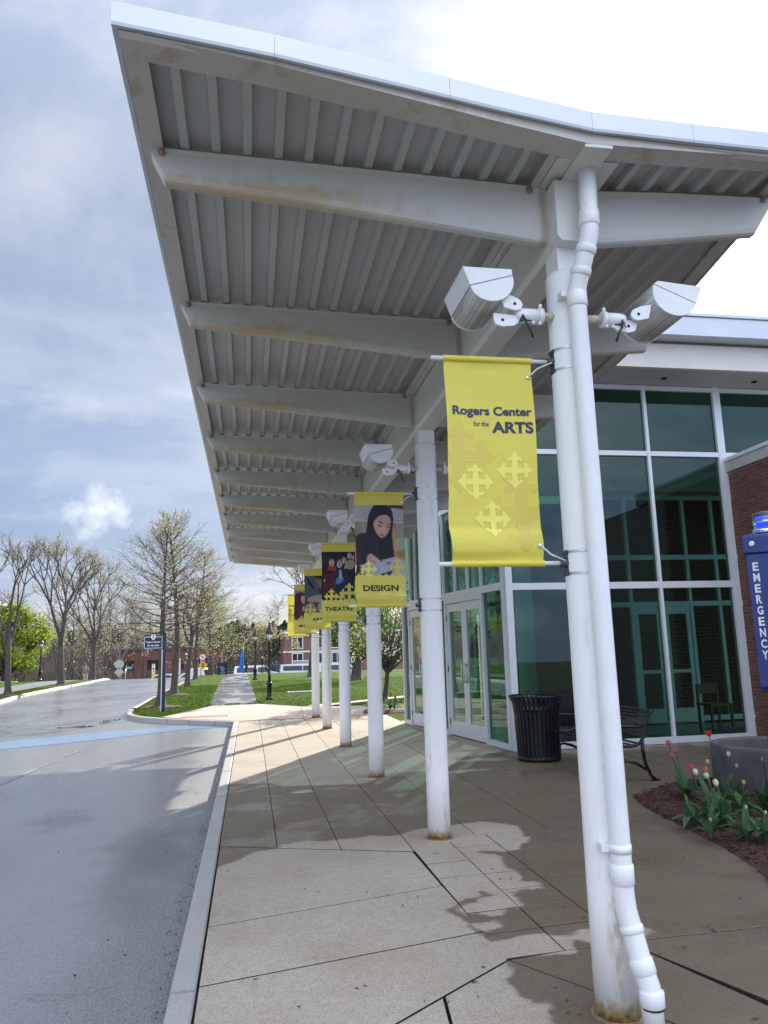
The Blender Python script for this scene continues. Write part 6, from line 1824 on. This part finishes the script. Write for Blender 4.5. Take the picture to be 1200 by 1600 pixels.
# flower bed by the far corner of the glass
b = MB(); b.add([(2.85, 19.75, 0.004), (5.2, 19.55, 0.004), (5.4, 20.9, 0.004), (3.0, 20.8, 0.004), (3.0, 19.9, 0.05), (5.1, 19.75, 0.05), (5.2, 20.75, 0.05), (3.1, 20.65, 0.05)], [(0,1,5,4), (1,2,6,5), (2,3,7,6), (3,0,4,7), (4,5,6,7)])
tag(b.build('flower_bed', mulch_m), kind='structure')
for i, (dx, dy, h, kd, lab) in enumerate(((3.25, 20.1, .34, 'coral', 'coral tulip at the left of the small far bed under the crab apple'), (3.62, 20.15, .42, 'red', 'red tulip tallest in the small far bed by the glass corner'), (3.38, 20.35, .44, 'white', 'white tulip in the small far bed by the glass corner'), (3.75, 20.2, .33, 'red', 'red tulip rightmost in the small far bed'))):
    tulip((dx, dy, .05), (dx+0.02, dy, h), kd, 0.07, lab, 0.2, 4, 90+i)
# ------------------------------------------------------------------ lamp posts
lampglass = plain('frosted_lamp_glass', (0.80, 0.78, 0.70), 0.3, 0, 0.03, 8)
def lamp_post(loc, H, label):
    root = tag(empty('lamp_post', loc), label, 'street lamp', 'black lantern lamp posts')
    s = H/2.7
    def L(name, prof, mat, n=16, sides=True): 
        b = MB(); b.lathe([(r*s, z*s) for r, z in prof], n); return b.build(name, mat, root)
    L('base', [(0.13, 0), (0.13, 0.05), (0.10, 0.08), (0.085, 0.12), (0.085, 0.50), (0.10, 0.52), (0.10, 0.56), (0.065, 0.60)], M['black'])
    L('pole', [(0.052, 0.58), (0.048, 0.75), (0.06, 0.77), (0.06, 0.80), (0.043, 0.83), (0.036, 1.85), (0.055, 1.87), (0.055, 1.90), (0.035, 1.94), (0.07, 2.0)], M['black'])
    L('lantern_glass', [(0.062, 2.02), (0.115, 2.235)], lampglass, 6)
    b = MB()
    for k in range(6):
        a = 2*math.pi*k/6
        b.tube([(0.066*s*math.cos(a), 0.066*s*math.sin(a), 2.01*s), (0.121*s*math.cos(a), 0.121*s*math.sin(a), 2.245*s)], 0.008*s, 4)
    b.build('lantern_frame', M['black'], root)
    L('lantern_roof', [(0.145, 2.24), (0.145, 2.265), (0.11, 2.33), (0.07, 2.45), (0.045, 2.49), (0.055, 2.52), (0.03, 2.56), (0.04, 2.60), (0.015, 2.64), (0.008, 2.70)], M['black'], 12)
    return root
lamp_post((0.68, 27.3, 0), 2.70, 'nearest and tallest black lantern lamp post on the lawn right of the path')
lamp_post((0.33, 47.8, 0), 3.12, 'middle of the three black lantern posts beside the path')
lamp_post((-0.26, 67.5, 0), 3.42, 'farthest of the three black lantern posts, beside the blue pennant')
lamp_post((-15.5, 62, 0), 3.25, 'black lantern lamp post across the road in front of the bright green tree')
lamp_post((1.2, 76, terrain(76)), 3.1, 'small distant lantern lamp post between the two nearer ones')

# ------------------------------------------------------------------ name sign on a post
sg = tag(empty('name_sign', (-2.45, 23.4, 0)), 'navy hanging sign on a square post reading Rogers Center for the Arts, with a shield', 'sign')
b = MB(); b.bbox((-0.047, -0.047, 0), (0.047, 0.047, 2.24), 0.008); b.build('post', M['navy'], sg)
b = MB(); b.bbox((-0.072, -0.05, 0.0), (-0.05, -0.02, 1.78), 0.003); b.build('post_rail', M['frame'], sg)
b = MB(); b.lathe([(0.06, 2.24), (0.045, 2.27), (0.02, 2.30), (0.03, 2.33), (0.004, 2.36)], 12); b.build('finial', M['navy'], sg)
b = MB(); b.bbox((-0.60, -0.02, 2.165), (-0.055, 0.02, 2.195), 0.004); b.build('arm', M['navy'], sg)
b = MB(); b.bbox((-0.585, -0.014, 1.80), (-0.06, 0.014, 2.15), 0.004); pn = b.build('panel', M['navy'], sg)
b = MB()
for a, c in (((-0.575, 1.81), (-0.07, 1.822)), ((-0.575, 2.128), (-0.07, 2.14)), ((-0.575, 1.822), (-0.563, 2.128)), ((-0.082, 1.822), (-0.07, 2.128))): b.box((a[0], -0.0165, a[1]), (c[0], -0.0145, c[1]))
o = b.build('border', M['signwhite'], pn)
serif = 0.010
fit_text('lettering', 'Rogers Center', 0.40, 0.062, M['signwhite'], T3(-0.322, -0.0165, 1.985) @ rot('X', R(90)), pn, 0.02)
fit_text('lettering', 'for the Arts', 0.32, 0.055, M['signwhite'], T3(-0.322, -0.0165, 1.895) @ rot('X', R(90)), pn, 0.02)
b = MB(); b.prism([(-0.385, 2.20), (-0.26, 2.20), (-0.26, 2.11), (-0.29, 2.065), (-0.3225, 2.045), (-0.355, 2.065), (-0.385, 2.11)], -0.030, -0.018, 'y'); sh = b.build('shield', M['signwhite'], pn, fix=True)
b = MB(); b.prism([(-0.345, 2.185), (-0.30, 2.185), (-0.30, 2.11), (-0.3225, 2.085), (-0.345, 2.11)], -0.033, -0.030, 'y'); b.build('shield_emblem', plain('grey_emblem', (0.25, 0.27, 0.32), 0.6), sh, fix=True)

# ------------------------------------------------------------------ traffic signs
grey = plain('sign_back', (0.42, 0.42, 0.43), 0.5, 0.3); red = plain('sign_red', (0.55, 0.03, 0.04), 0.45); amber = plain('sign_amber', (0.72, 0.38, 0.01), 0.45); lime = plain('sign_lime', (0.60, 0.66, 0.03), 0.45)
def post_sign(loc, label, H, name='road_sign'):
    r = tag(empty(name, loc), label, 'sign'); b = MB(); b.tube([(0, 0, 0), (0, 0, H)], 0.022, 8); b.build('post', M['steel'], r); return r
def plate(r, poly, mat, name='plate', y=-0.03, t=0.012):
    b = MB(); b.prism(poly, y-t, y, 'y'); return b.build(name, mat, r, fix=True)
def ngon(cx, cz, rad, n, a0=0.0): return [(cx+rad*math.cos(2*math.pi*k/n+a0), cz+rad*math.sin(2*math.pi*k/n+a0)) for k in range(n)]
s = post_sign((-3.02, 34.3, 0), 'tall narrow white parking sign on a thin post between two roadside trees', 1.45)
pl_ = plate(s, [(-0.11, 0.78), (0.11, 0.78), (0.11, 1.45), (-0.11, 1.45)], M['signwhite'])
b = MB()
for z0, z1, w in ((1.30, 1.36, .07), (1.22, 1.27, .05), (0.98, 1.03, .07), (0.90, 0.94, .06), (0.84, 0.87, .05)): b.box((-w, -0.0445, z0), (w, -0.0425, z1))
b.build('marking', grey, pl_)
b = MB(); b.box((-0.03, -0.0445, 1.12), (0.03, -0.0425, 1.18)); b.build('marking', M['blackink'], pl_)
s = post_sign((-11.55, 73, terrain(73)), 'back of an octagonal stop sign with a diamond plate below, across the road', 2.55)
plate(s, ngon(0, 2.20, 0.42, 8, math.pi/8), grey); plate(s, ngon(0, 1.50, 0.42, 4), grey, 'plate')
s = post_sign((-11.0, 73, terrain(73)), 'small blue arrow sign right of the octagonal sign back', 1.9)
plate(s, [(0.0, 1.75), (0.55, 1.75), (0.62, 1.86), (0.55, 1.97), (0.0, 1.97)], M['bluepaint'])
b = MB(); b.box((0.06, -0.045, 1.82), (0.14, -0.0425, 1.90)); b.build('marking', M['signwhite'], s)
s = post_sign((-7.57, 64.5, terrain(64.5)), 'lime and white crossing marker sign standing in the roadway', 1.08)
pl_ = plate(s, [(-0.13, 0.1), (0.13, 0.1), (0.13, 1.12), (-0.13, 1.12)], lime)
b = MB(); b.box((-0.10, -0.0445, 0.40), (0.10, -0.0425, 0.95)); b.build('marking', M['signwhite'], pl_)
b = MB(); b.prism(ngon(0, 0.76, 0.07, 10), -0.047, -0.045, 'y'); b.box((-0.05, -0.047, 0.62), (0.05, -0.045, 0.70)); b.box((-0.05, -0.047, 0.46), (0.05, -0.045, 0.55)); b.build('marking', M['blackink'], pl_)
s = post_sign((-3.47, 57.5, 0), 'round red-ringed white prohibition sign over an amber diamond, beyond the roadside trees', 1.62)
d = plate(s, ngon(0.12, 1.40, 0.25, 24), M['signwhite'], 'disc')
b = MB()
for k in range(24):
    a0, a1 = 2*math.pi*k/24, 2*math.pi*(k+1)/24
    q = lambda r_, a: (0.12+r_*math.cos(a), -0.044, 1.40+r_*math.sin(a))
    b.add([q(0.20, a0), q(0.25, a0), q(0.25, a1), q(0.20, a1)], [(0,1,2,3)])
b.box((0.0, -0.047, 1.36), (0.24, -0.0442, 1.44), T3(0.12, 0, 1.40) @ rot('Y', R(45)) @ T3(-0.12, 0, -1.40)); b.build('ring', red, d)
dm = plate(s, ngon(0.16, 0.82, 0.33, 4), amber, 'diamond', -0.01)
b = MB(); b.box((0.12, -0.027, 0.67), (0.20, -0.0245, 0.97)); b.build('marking', M['blackink'], dm)
s = post_sign((-4.05, 60, 0), 'small amber diamond sign mostly hidden behind a roadside trunk', 1.3)
plate(s, ngon(-0.45, 1.02, 0.26, 4), amber, 'diamond')
cam_ = tag(empty('security_camera', (-5.35, 71, terrain(71))), 'pair of white security cameras on a thin grey pole by the road', 'camera')
b = MB(); b.tube([(0, 0, 0), (0, 0, 3.15)], 0.04, 8); b.build('pole', grey, cam_)
for z, dx in ((3.12, .12), (2.75, -.06)):
    b = MB(); b.bbox((dx-0.22, -0.12, z), (dx+0.22, 0.12, z+0.18), 0.03); b.build('camera_body', M['signwhite'], cam_)
# map board and pennant at the end of the path
mb = tag(empty('map_board', (-2.3, 69, terrain(69))), 'navy upright map board with pale crest at the end of the path', 'sign')
b = MB(); b.bbox((-0.42, -0.06, 0.0), (0.42, 0.06, 1.75), 0.02); b.build('board', M['navy'], mb)
b = MB()
for x, z in ((0, 1.35), (-.1, 1.2), (.1, 1.2), (0, 1.05), (-.12, .9), (.12, .9), (0, .75), (-.06, .6), (.06, .6)): b.prism(ngon(x, z, 0.075, 6), -0.064, -0.061, 'y')
b.build('crest', plain('pale_blue_print', (0.25, 0.30, 0.45), 0.5), mb)
pn2 = tag(empty('feather_flag', (-0.62, 66.5, terrain(66.5))), 'tall blue feather flag next to the farthest lantern post', 'flag')
b = MB(); b.tube([(0.12, 0, 0), (0.12, 0, 2.2), (0.10, 0, 2.55)], 0.02, 8); b.build('pole', M['steel'], pn2)
b = MB(); b.add([(-0.28, 0, 0.75), (0.12, 0.01, 0.55), (0.12, -0.01, 1.2), (-0.22, 0.03, 1.25), (-0.16, -0.02, 1.8), (0.12, 0.0, 1.9), (0.11, 0, 2.45), (-0.06, 0.01, 2.35)], [(0,1,2,3), (3,2,5,4), (4,5,6,7)], True)
b.build('flag_cloth', plain('bright_blue_cloth', (0.02, 0.14, 0.55), 0.7), pn2)
# drain grate on the lawn
dg = tag(empty('drain_cover', (2.05, 31.5, 0.0)), 'flat grey drain cover set in the lawn', 'drain cover')
b = MB(); b.bbox((-0.55, -0.35, 0), (0.55, 0.35, 0.03), 0.006); b.build('slab', grey, dg)
b = MB()
for k in range(7): b.box((-0.42+k*0.12, -0.25, 0.031), (-0.36+k*0.12, 0.25, 0.034))
b.build('slot', M['dark'], dg)
# bin and low wall across the road
tb = tag(empty('litter_bin', (-14.6, 65, terrain(65))), 'small black bin across the road behind the twin-stemmed tree', 'bin')
b = MB(); b.lathe([(0.26, 0), (0.28, 0.8), (0.32, 0.92), (0.30, 0.95)], 16); b.build('body', M['black'], tb)
b = MB(); b.lathe([(0.29, 0.95), (0.22, 1.02), (0.1, 1.03)], 16); b.build('lid', M['black'], tb)
lw = tag(empty('low_wall', (-22, 69, terrain(69))), 'low pale concrete wall in front of the green tree across the road', 'wall')
for k in range(4):
    b = MB(); b.bbox((-9+k*3.0, -0.2, 0), (-6.01+k*3.0, 0.2, 0.62), 0.015); b.build('wall_segment', plain('wall_concrete', (0.36, 0.35, 0.34), 0.85, 0, 0.2, 2), lw)
    b = MB(); b.bbox((-9+k*3.0, -0.24, 0.625), (-6.01+k*3.0, 0.24, 0.70), 0.015); b.build('cap_stone', plain('wall_cap', (0.46, 0.45, 0.42), 0.85, 0, 0.15, 2), lw)

# ------------------------------------------------------------------ person walking away
ps = tag(empty('person', (-13.2, 66.8, terrain(66.8))), 'person walking away in a grey jacket and pale trousers', 'person')
def skin(name, verts, edges, rad, mat, parent):
    me = bpy.data.meshes.new(name); me.from_pydata(verts, edges, []); me.materials.append(mat)
    o = link(name, me, parent)
    md = o.modifiers.new('skin', 'SKIN'); md.use_smooth_shade = True
    for i, r in enumerate(rad): me.skin_vertices[0].data[i].radius = (r, r)
    me.skin_vertices[0].data[0].use_root = True
    sb = o.modifiers.new('smooth', 'SUBSURF'); sb.levels = 1; sb.render_levels = 1
    return o
skin_m = plain('skin', (0.42, 0.25, 0.18), 0.6); jack = plain('grey_jacket', (0.19, 0.19, 0.20), 0.8, 0, .2, 9); trou = plain('pale_trousers', (0.52, 0.49, 0.46), 0.8, 0, .15, 9); hair = plain('dark_hair', (0.015, 0.012, 0.01), 0.7)
V = [(0,0,.80), (0,0,1.0), (0,.0,1.22), (0,0.01,1.34), (0,0.015,1.40), (0,0.02,1.50), (-.17,0,1.26), (-.21,.05,1.02), (-.20,-.06,.82), (.17,0,1.26), (.21,-.04,1.02), (.20,.06,.84), (-.08,0,.72), (-.085,.12,.42), (-.09,-.03,.09), (.08,0,.72), (.085,.16,.44), (.09,.24,.08), (-.09,.10,.03), (.09,.34,.05)]
E_ = [(0,1),(1,2),(2,3),(3,4),(4,5),(2,6),(6,7),(7,8),(2,9),(9,10),(10,11),(0,12),(12,13),(13,14),(0,15),(15,16),(16,17),(14,18),(17,19)]
skin('body', V, E_, [.12,.12,.13,.06,.07,.075,.055,.045,.03,.055,.045,.03,.08,.055,.035,.08,.055,.035,.03,.03], skin_m, ps)
skin('jacket', [V[0],V[1],V[2],(0,.0,1.30),V[6],V[7],(-.20,-.05,.86),V[9],V[10],(.20,.05,.87)], [(0,1),(1,2),(2,3),(2,4),(4,5),(5,6),(2,7),(7,8),(8,9)], [.16,.155,.17,.09,.08,.065,.05,.08,.065,.05], jack, ps)
skin('trousers', [(0,0,.82),V[12],V[13],(-.09,-.02,.13),V[15],V[16],(.09,.23,.12)], [(0,1),(1,2),(2,3),(0,4),(4,5),(5,6)], [.14,.10,.075,.055,.10,.075,.055], trou, ps)
skin('hair', [(0,-.005,1.52),(0,-.01,1.56)], [(0,1)], [.082,.06], hair, ps)

# ------------------------------------------------------------------ cars behind the rise
def car(loc, rz, paint, label, kind='sedan', group='cars parked beyond the rise'):
    r = tag(empty('parked_car', loc, rz), label, 'car', group)
    pm = plain('car_paint', paint, 0.25, 0.1, .03, 3)
    side = [(-2.1,.32),(-2.15,.62),(-2.0,.80),(-1.35,.86),(-0.75,1.26),(0.55,1.28),(1.25,.88),(2.0,.78),(2.15,.58),(2.1,.32)] if kind == 'sedan' else [(-2.3,.4),(-2.3,1.0),(-2.2,1.75),(0.9,1.78),(1.45,1.15),(2.2,1.0),(2.3,.6),(2.25,.4)]
    b = MB(); vs = []
    n = len(side)
    for y, k in ((-.84, .0), (-.80, 1), (.80, 1), (.84, 0)):
        for x, z in side:
            t = max(0, z-.85)*0.28
            yy = math.copysign(abs(y)-t*(1), y)
            vs.append((x, yy, z))
    fs = [(i, i+n, (i+1) % n + n, (i+1) % n) for i in range(n)] + [(i+n, i+2*n, (i+1) % n+2*n, (i+1) % n+n) for i in range(n)] + [(i+2*n, i+3*n, (i+1) % n+3*n, (i+1) % n+2*n) for i in range(n)] + [tuple(range(n)), tuple(range(3*n, 4*n))[::-1]]
    b.add(vs, fs, False); b.build('body', pm, r, fix=True)
    gm = plain('car_glass', (0.02, 0.025, 0.03), 0.08)
    for sgn in (-1, 1):
        q = lambda x, z: (x, sgn*(.845 - max(0, z-.85)*.28), z)
        if kind == 'sedan':
            b = MB(); b.add([q(-1.15,.90), q(-.1,.90), q(-.1,1.20), q(-.72,1.20)], [(0,1,2,3)]); b.build('window', gm, r); b = MB(); b.add([q(-.02,.90), q(1.05,.90), q(.52,1.22), q(-.02,1.21)], [(0,1,2,3)])
        else:
            b = MB(); b.add([q(-2.0,1.12), q(.0,1.12), q(.0,1.6), q(-2.0,1.6)], [(0,1,2,3)]); b.build('window', gm, r); b = MB(); b.add([q(.08,1.12), q(1.3,1.12), q(.85,1.6), q(.08,1.6)], [(0,1,2,3)])
        b.build('window', gm, r)
    for x in (-1.35, 1.35):
        for y in (-.80, .80):
            b = MB(); b.tube([(0, -.09, 0), (0, .09, 0)], .31, 18); w = b.build('wheel', M['black'], r); w.location = (x, y, .31)
            b = MB(); b.tube([(0, -.1, 0), (0, .1, 0)], .18, 12); b.build('rim', M['steel'], w)
    for y in (-.6, .6):
        b = MB(); b.bbox((2.06, y-.17, .62), (2.16, y+.17, .74), .01); b.build('headlight', lampglass, r)
        b = MB(); b.bbox((-2.16, y-.17, .62), (-2.06, y+.17, .76), .01); b.build('tail_light', red, r)
    return r
W_ = (0.70, 0.71, 0.72)
car((-7.9, 76, terrain(76)-.14), R(4), W_, 'white car behind the lime crossing marker')
car((-5.6, 78, terrain(78)-.14), R(12), (0.60, 0.61, 0.62), 'silver car showing between the sign post and the first roadside tree')
car((-4.35, 74, terrain(74)-.1), R(80), W_, 'white van-shaped car on the road beyond the parking sign', 'van')
car((0.75, 80, terrain(80)-.14), R(0), (0.74, 0.74, 0.75), 'white vehicle between the two farther lantern posts', 'van')
car((2.9, 84, terrain(84)-.14), R(-5), (0.02, 0.05, 0.16), 'dark blue vehicle between the nearest and the middle lantern posts', 'van')
car((9.2, 80, terrain(80)-.14), R(2), (0.55, 0.58, 0.66), 'pale grey car in front of the distant brick house', 'van')
car((5.4, 82, terrain(82)-.14), R(2), (0.62, 0.66, 0.74), 'pale blue-grey van below the house sign board', 'van')

# ------------------------------------------------------------------ far buildings
def far_house():
    r = tag(empty('brick_house', (4.0, 92, terrain(92)-.2)), 'distant red brick house with white bay windows seen between the columns', 'house')
    W, Dp, H = 17, 9, 5.2
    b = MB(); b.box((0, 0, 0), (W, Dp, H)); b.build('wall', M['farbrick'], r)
    b = MB(); b.box((-.3, -.4, H), (W+.3, Dp+.3, H+.25)); b.build('cornice', M['signwhite'], r)
    b = MB(); b.box((-.12, -.10, 3.0), (W+.1, -.005, 3.18)); b.build('string_course', M['signwhite'], r)
    b = MB(); b.prism([(-.2, H+.25), (W+.2, H+.25), (W-2, H+1.6), (2, H+1.6)], -.2, Dp, 'y'); b.build('roof', plain('slate_roof', (0.16, 0.16, 0.17), .8), r, fix=True)
    for k in range(7):
        x = 1.0 + k*2.35
        for z0, z1 in ((.5, 1.5), (1.75, 2.85), (3.5, 4.75)):
            if z0 < 1 and k % 2: continue
            b = MB()
            b.box((x-.10, -.09, z0-.1), (x+1.25, -.01, z0)); b.box((x-.10, -.09, z1), (x+1.25, -.01, z1+.1)); b.box((x-.10, -.085, z0), (x, -.01, z1)); b.box((x+1.15, -.085, z0), (x+1.25, -.01, z1)); b.box((x+.54, -.08, z0), (x+.61, -.012, z1))
            wd = b.build('window', M['signwhite'], r)
            b = MB(); b.box((x, -.03, z0), (x+1.15, -.008, z1)); b.build('pane', plain('dark_pane', (.03, .035, .04), .08), wd)
    b = MB(); b.box((-.2, -2.0, 1.35), (9, -.01, 1.55)); b.build('porch_roof', M['dark'], r)
    for x in (0, 1.5, 3.2): 
        b = MB(); b.box((x, -1.95, 0), (x+.16, -1.8, 1.34)); b.build('porch_post', M['signwhite'], r)
    b = MB(); b.box((.8, -2.15, 1.62), (3.4, -2.02, 2.1)); b.build('name_board', M['signwhite'], r)
    b = MB(); b.box((.9, -2.17, 1.70), (3.3, -2.152, 2.02)); b.build('name_panel', plain('grey_panel', (.3, .3, .3), .6), r)
far_house()
ph = tag(empty('brick_building', (-23.6, 73, terrain(73))), 'pale brick building cut by the left edge of the picture', 'building')
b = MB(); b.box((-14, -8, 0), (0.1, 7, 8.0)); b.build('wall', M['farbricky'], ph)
b = MB(); b.box((-14.2, -8.2, 8.0), (0.25, 7.2, 8.3)); b.build('roof_edge', grey, ph)
for y0 in (-2, 4):
    b = MB(); b.box((0.101, y0, 3.0), (0.13, y0+2, 5.0)); b.build('window', M['dark'], ph)
rb = tag(empty('brick_hall', (-16.5, 100, terrain(100)-.2)), 'low dark red brick hall behind the bare trees across the road', 'building')
b = MB(); b.box((0, 0, 0), (13, 6, 3.6)); b.build('wall', plain('dark_red_brick', (0.20, 0.075, 0.06), .9, 0, .15, 2), rb)
b = MB(); b.box((-.2, -.2, 3.6), (13.2, 6.2, 3.8)); b.build('roof_edge', M['bracket'], rb)
for k in range(4):
    b = MB(); b.box((1+k*3, -.03, 1.2), (2.4+k*3, -.005, 2.4)); b.build('window', M['dark'], rb)
# water lying where the path meets the pavement and at the road edge
water = NT('puddle_water', 0.03, 0, 0.5); water.color((0.03, 0.032, 0.034)); water.b.inputs['Coat Weight'].default_value = 1.0; water.b.inputs['Coat Roughness'].default_value = 0.02
def puddle(cx, cy, rx, ry, z, seed):
    r_ = random.Random(seed); n = 28; ph_ = [r_.uniform(0, 6.3) for _ in range(3)]
    P_ = []
    for k in range(n):
        a = 2*math.pi*k/n; s_ = 1 + .22*math.sin(2*a+ph_[0]) + .14*math.sin(3*a+ph_[1]) + .08*math.sin(6*a+ph_[2])
        P_.append((cx+rx*s_*math.cos(a), cy+ry*s_*math.sin(a), z))
    b = MB(); b.add(P_, [tuple(range(n))]); tag(b.build('puddle', water.m), kind='structure')
puddle(-0.55, 25.6, .85, .45, 0.010, 1)
puddle(-3.75, 22.4, .22, .7, -0.114, 2); puddle(-4.3, 20.9, .35, .30, -0.112, 3)

# twigs, bud scales and grit dropped on the pavement and along the gutter
dr = random.Random(31); b = MB()
for _ in range(90):
    x, y = dr.uniform(-0.2, 3.4), dr.uniform(2.6, 9.0)
    L, W = dr.uniform(0.006, 0.02), dr.uniform(0.002, 0.005)
    m4 = T3(x, y, 0.004) @ rot('Z', dr.uniform(0, 6.3)) @ rot('Y', dr.uniform(-.2, .2))
    b.add([m4 @ Vector(p) for p in ((-L, -W, 0), (L, -W*.5, 0.002), (L*.9, W, 0), (-L*.8, W, 0.001), (0, 0, 0.005))], [(0,1,4), (1,2,4), (2,3,4), (3,0,4)])
for _ in range(320):
    y = dr.uniform(2.6, 15); x = -0.385 - abs(dr.gauss(0, 0.06)); r_ = dr.uniform(0.002, 0.007)
    b.add([(x-r_, y, -0.119), (x+r_, y-r_, -0.119), (x+r_, y+r_, -0.119), (x, y, -0.119+r_)], [(0,1,3), (1,2,3), (2,0,3)])
for _ in range(70):
    y = dr.uniform(2.8, 14); x = dr.uniform(-4, -0.5); r_ = dr.uniform(0.003, 0.009)
    b.add([(x-r_, y, -0.119), (x+r_*.6, y-r_, -0.119), (x+r_, y+r_, -0.119), (x, y, -0.119+r_)], [(0,1,3), (1,2,3), (2,0,3)])
tag(b.build('litter_grit', plain('dark_debris', (0.05, 0.04, 0.03), .9, 0, .5, 60)), kind='stuff')
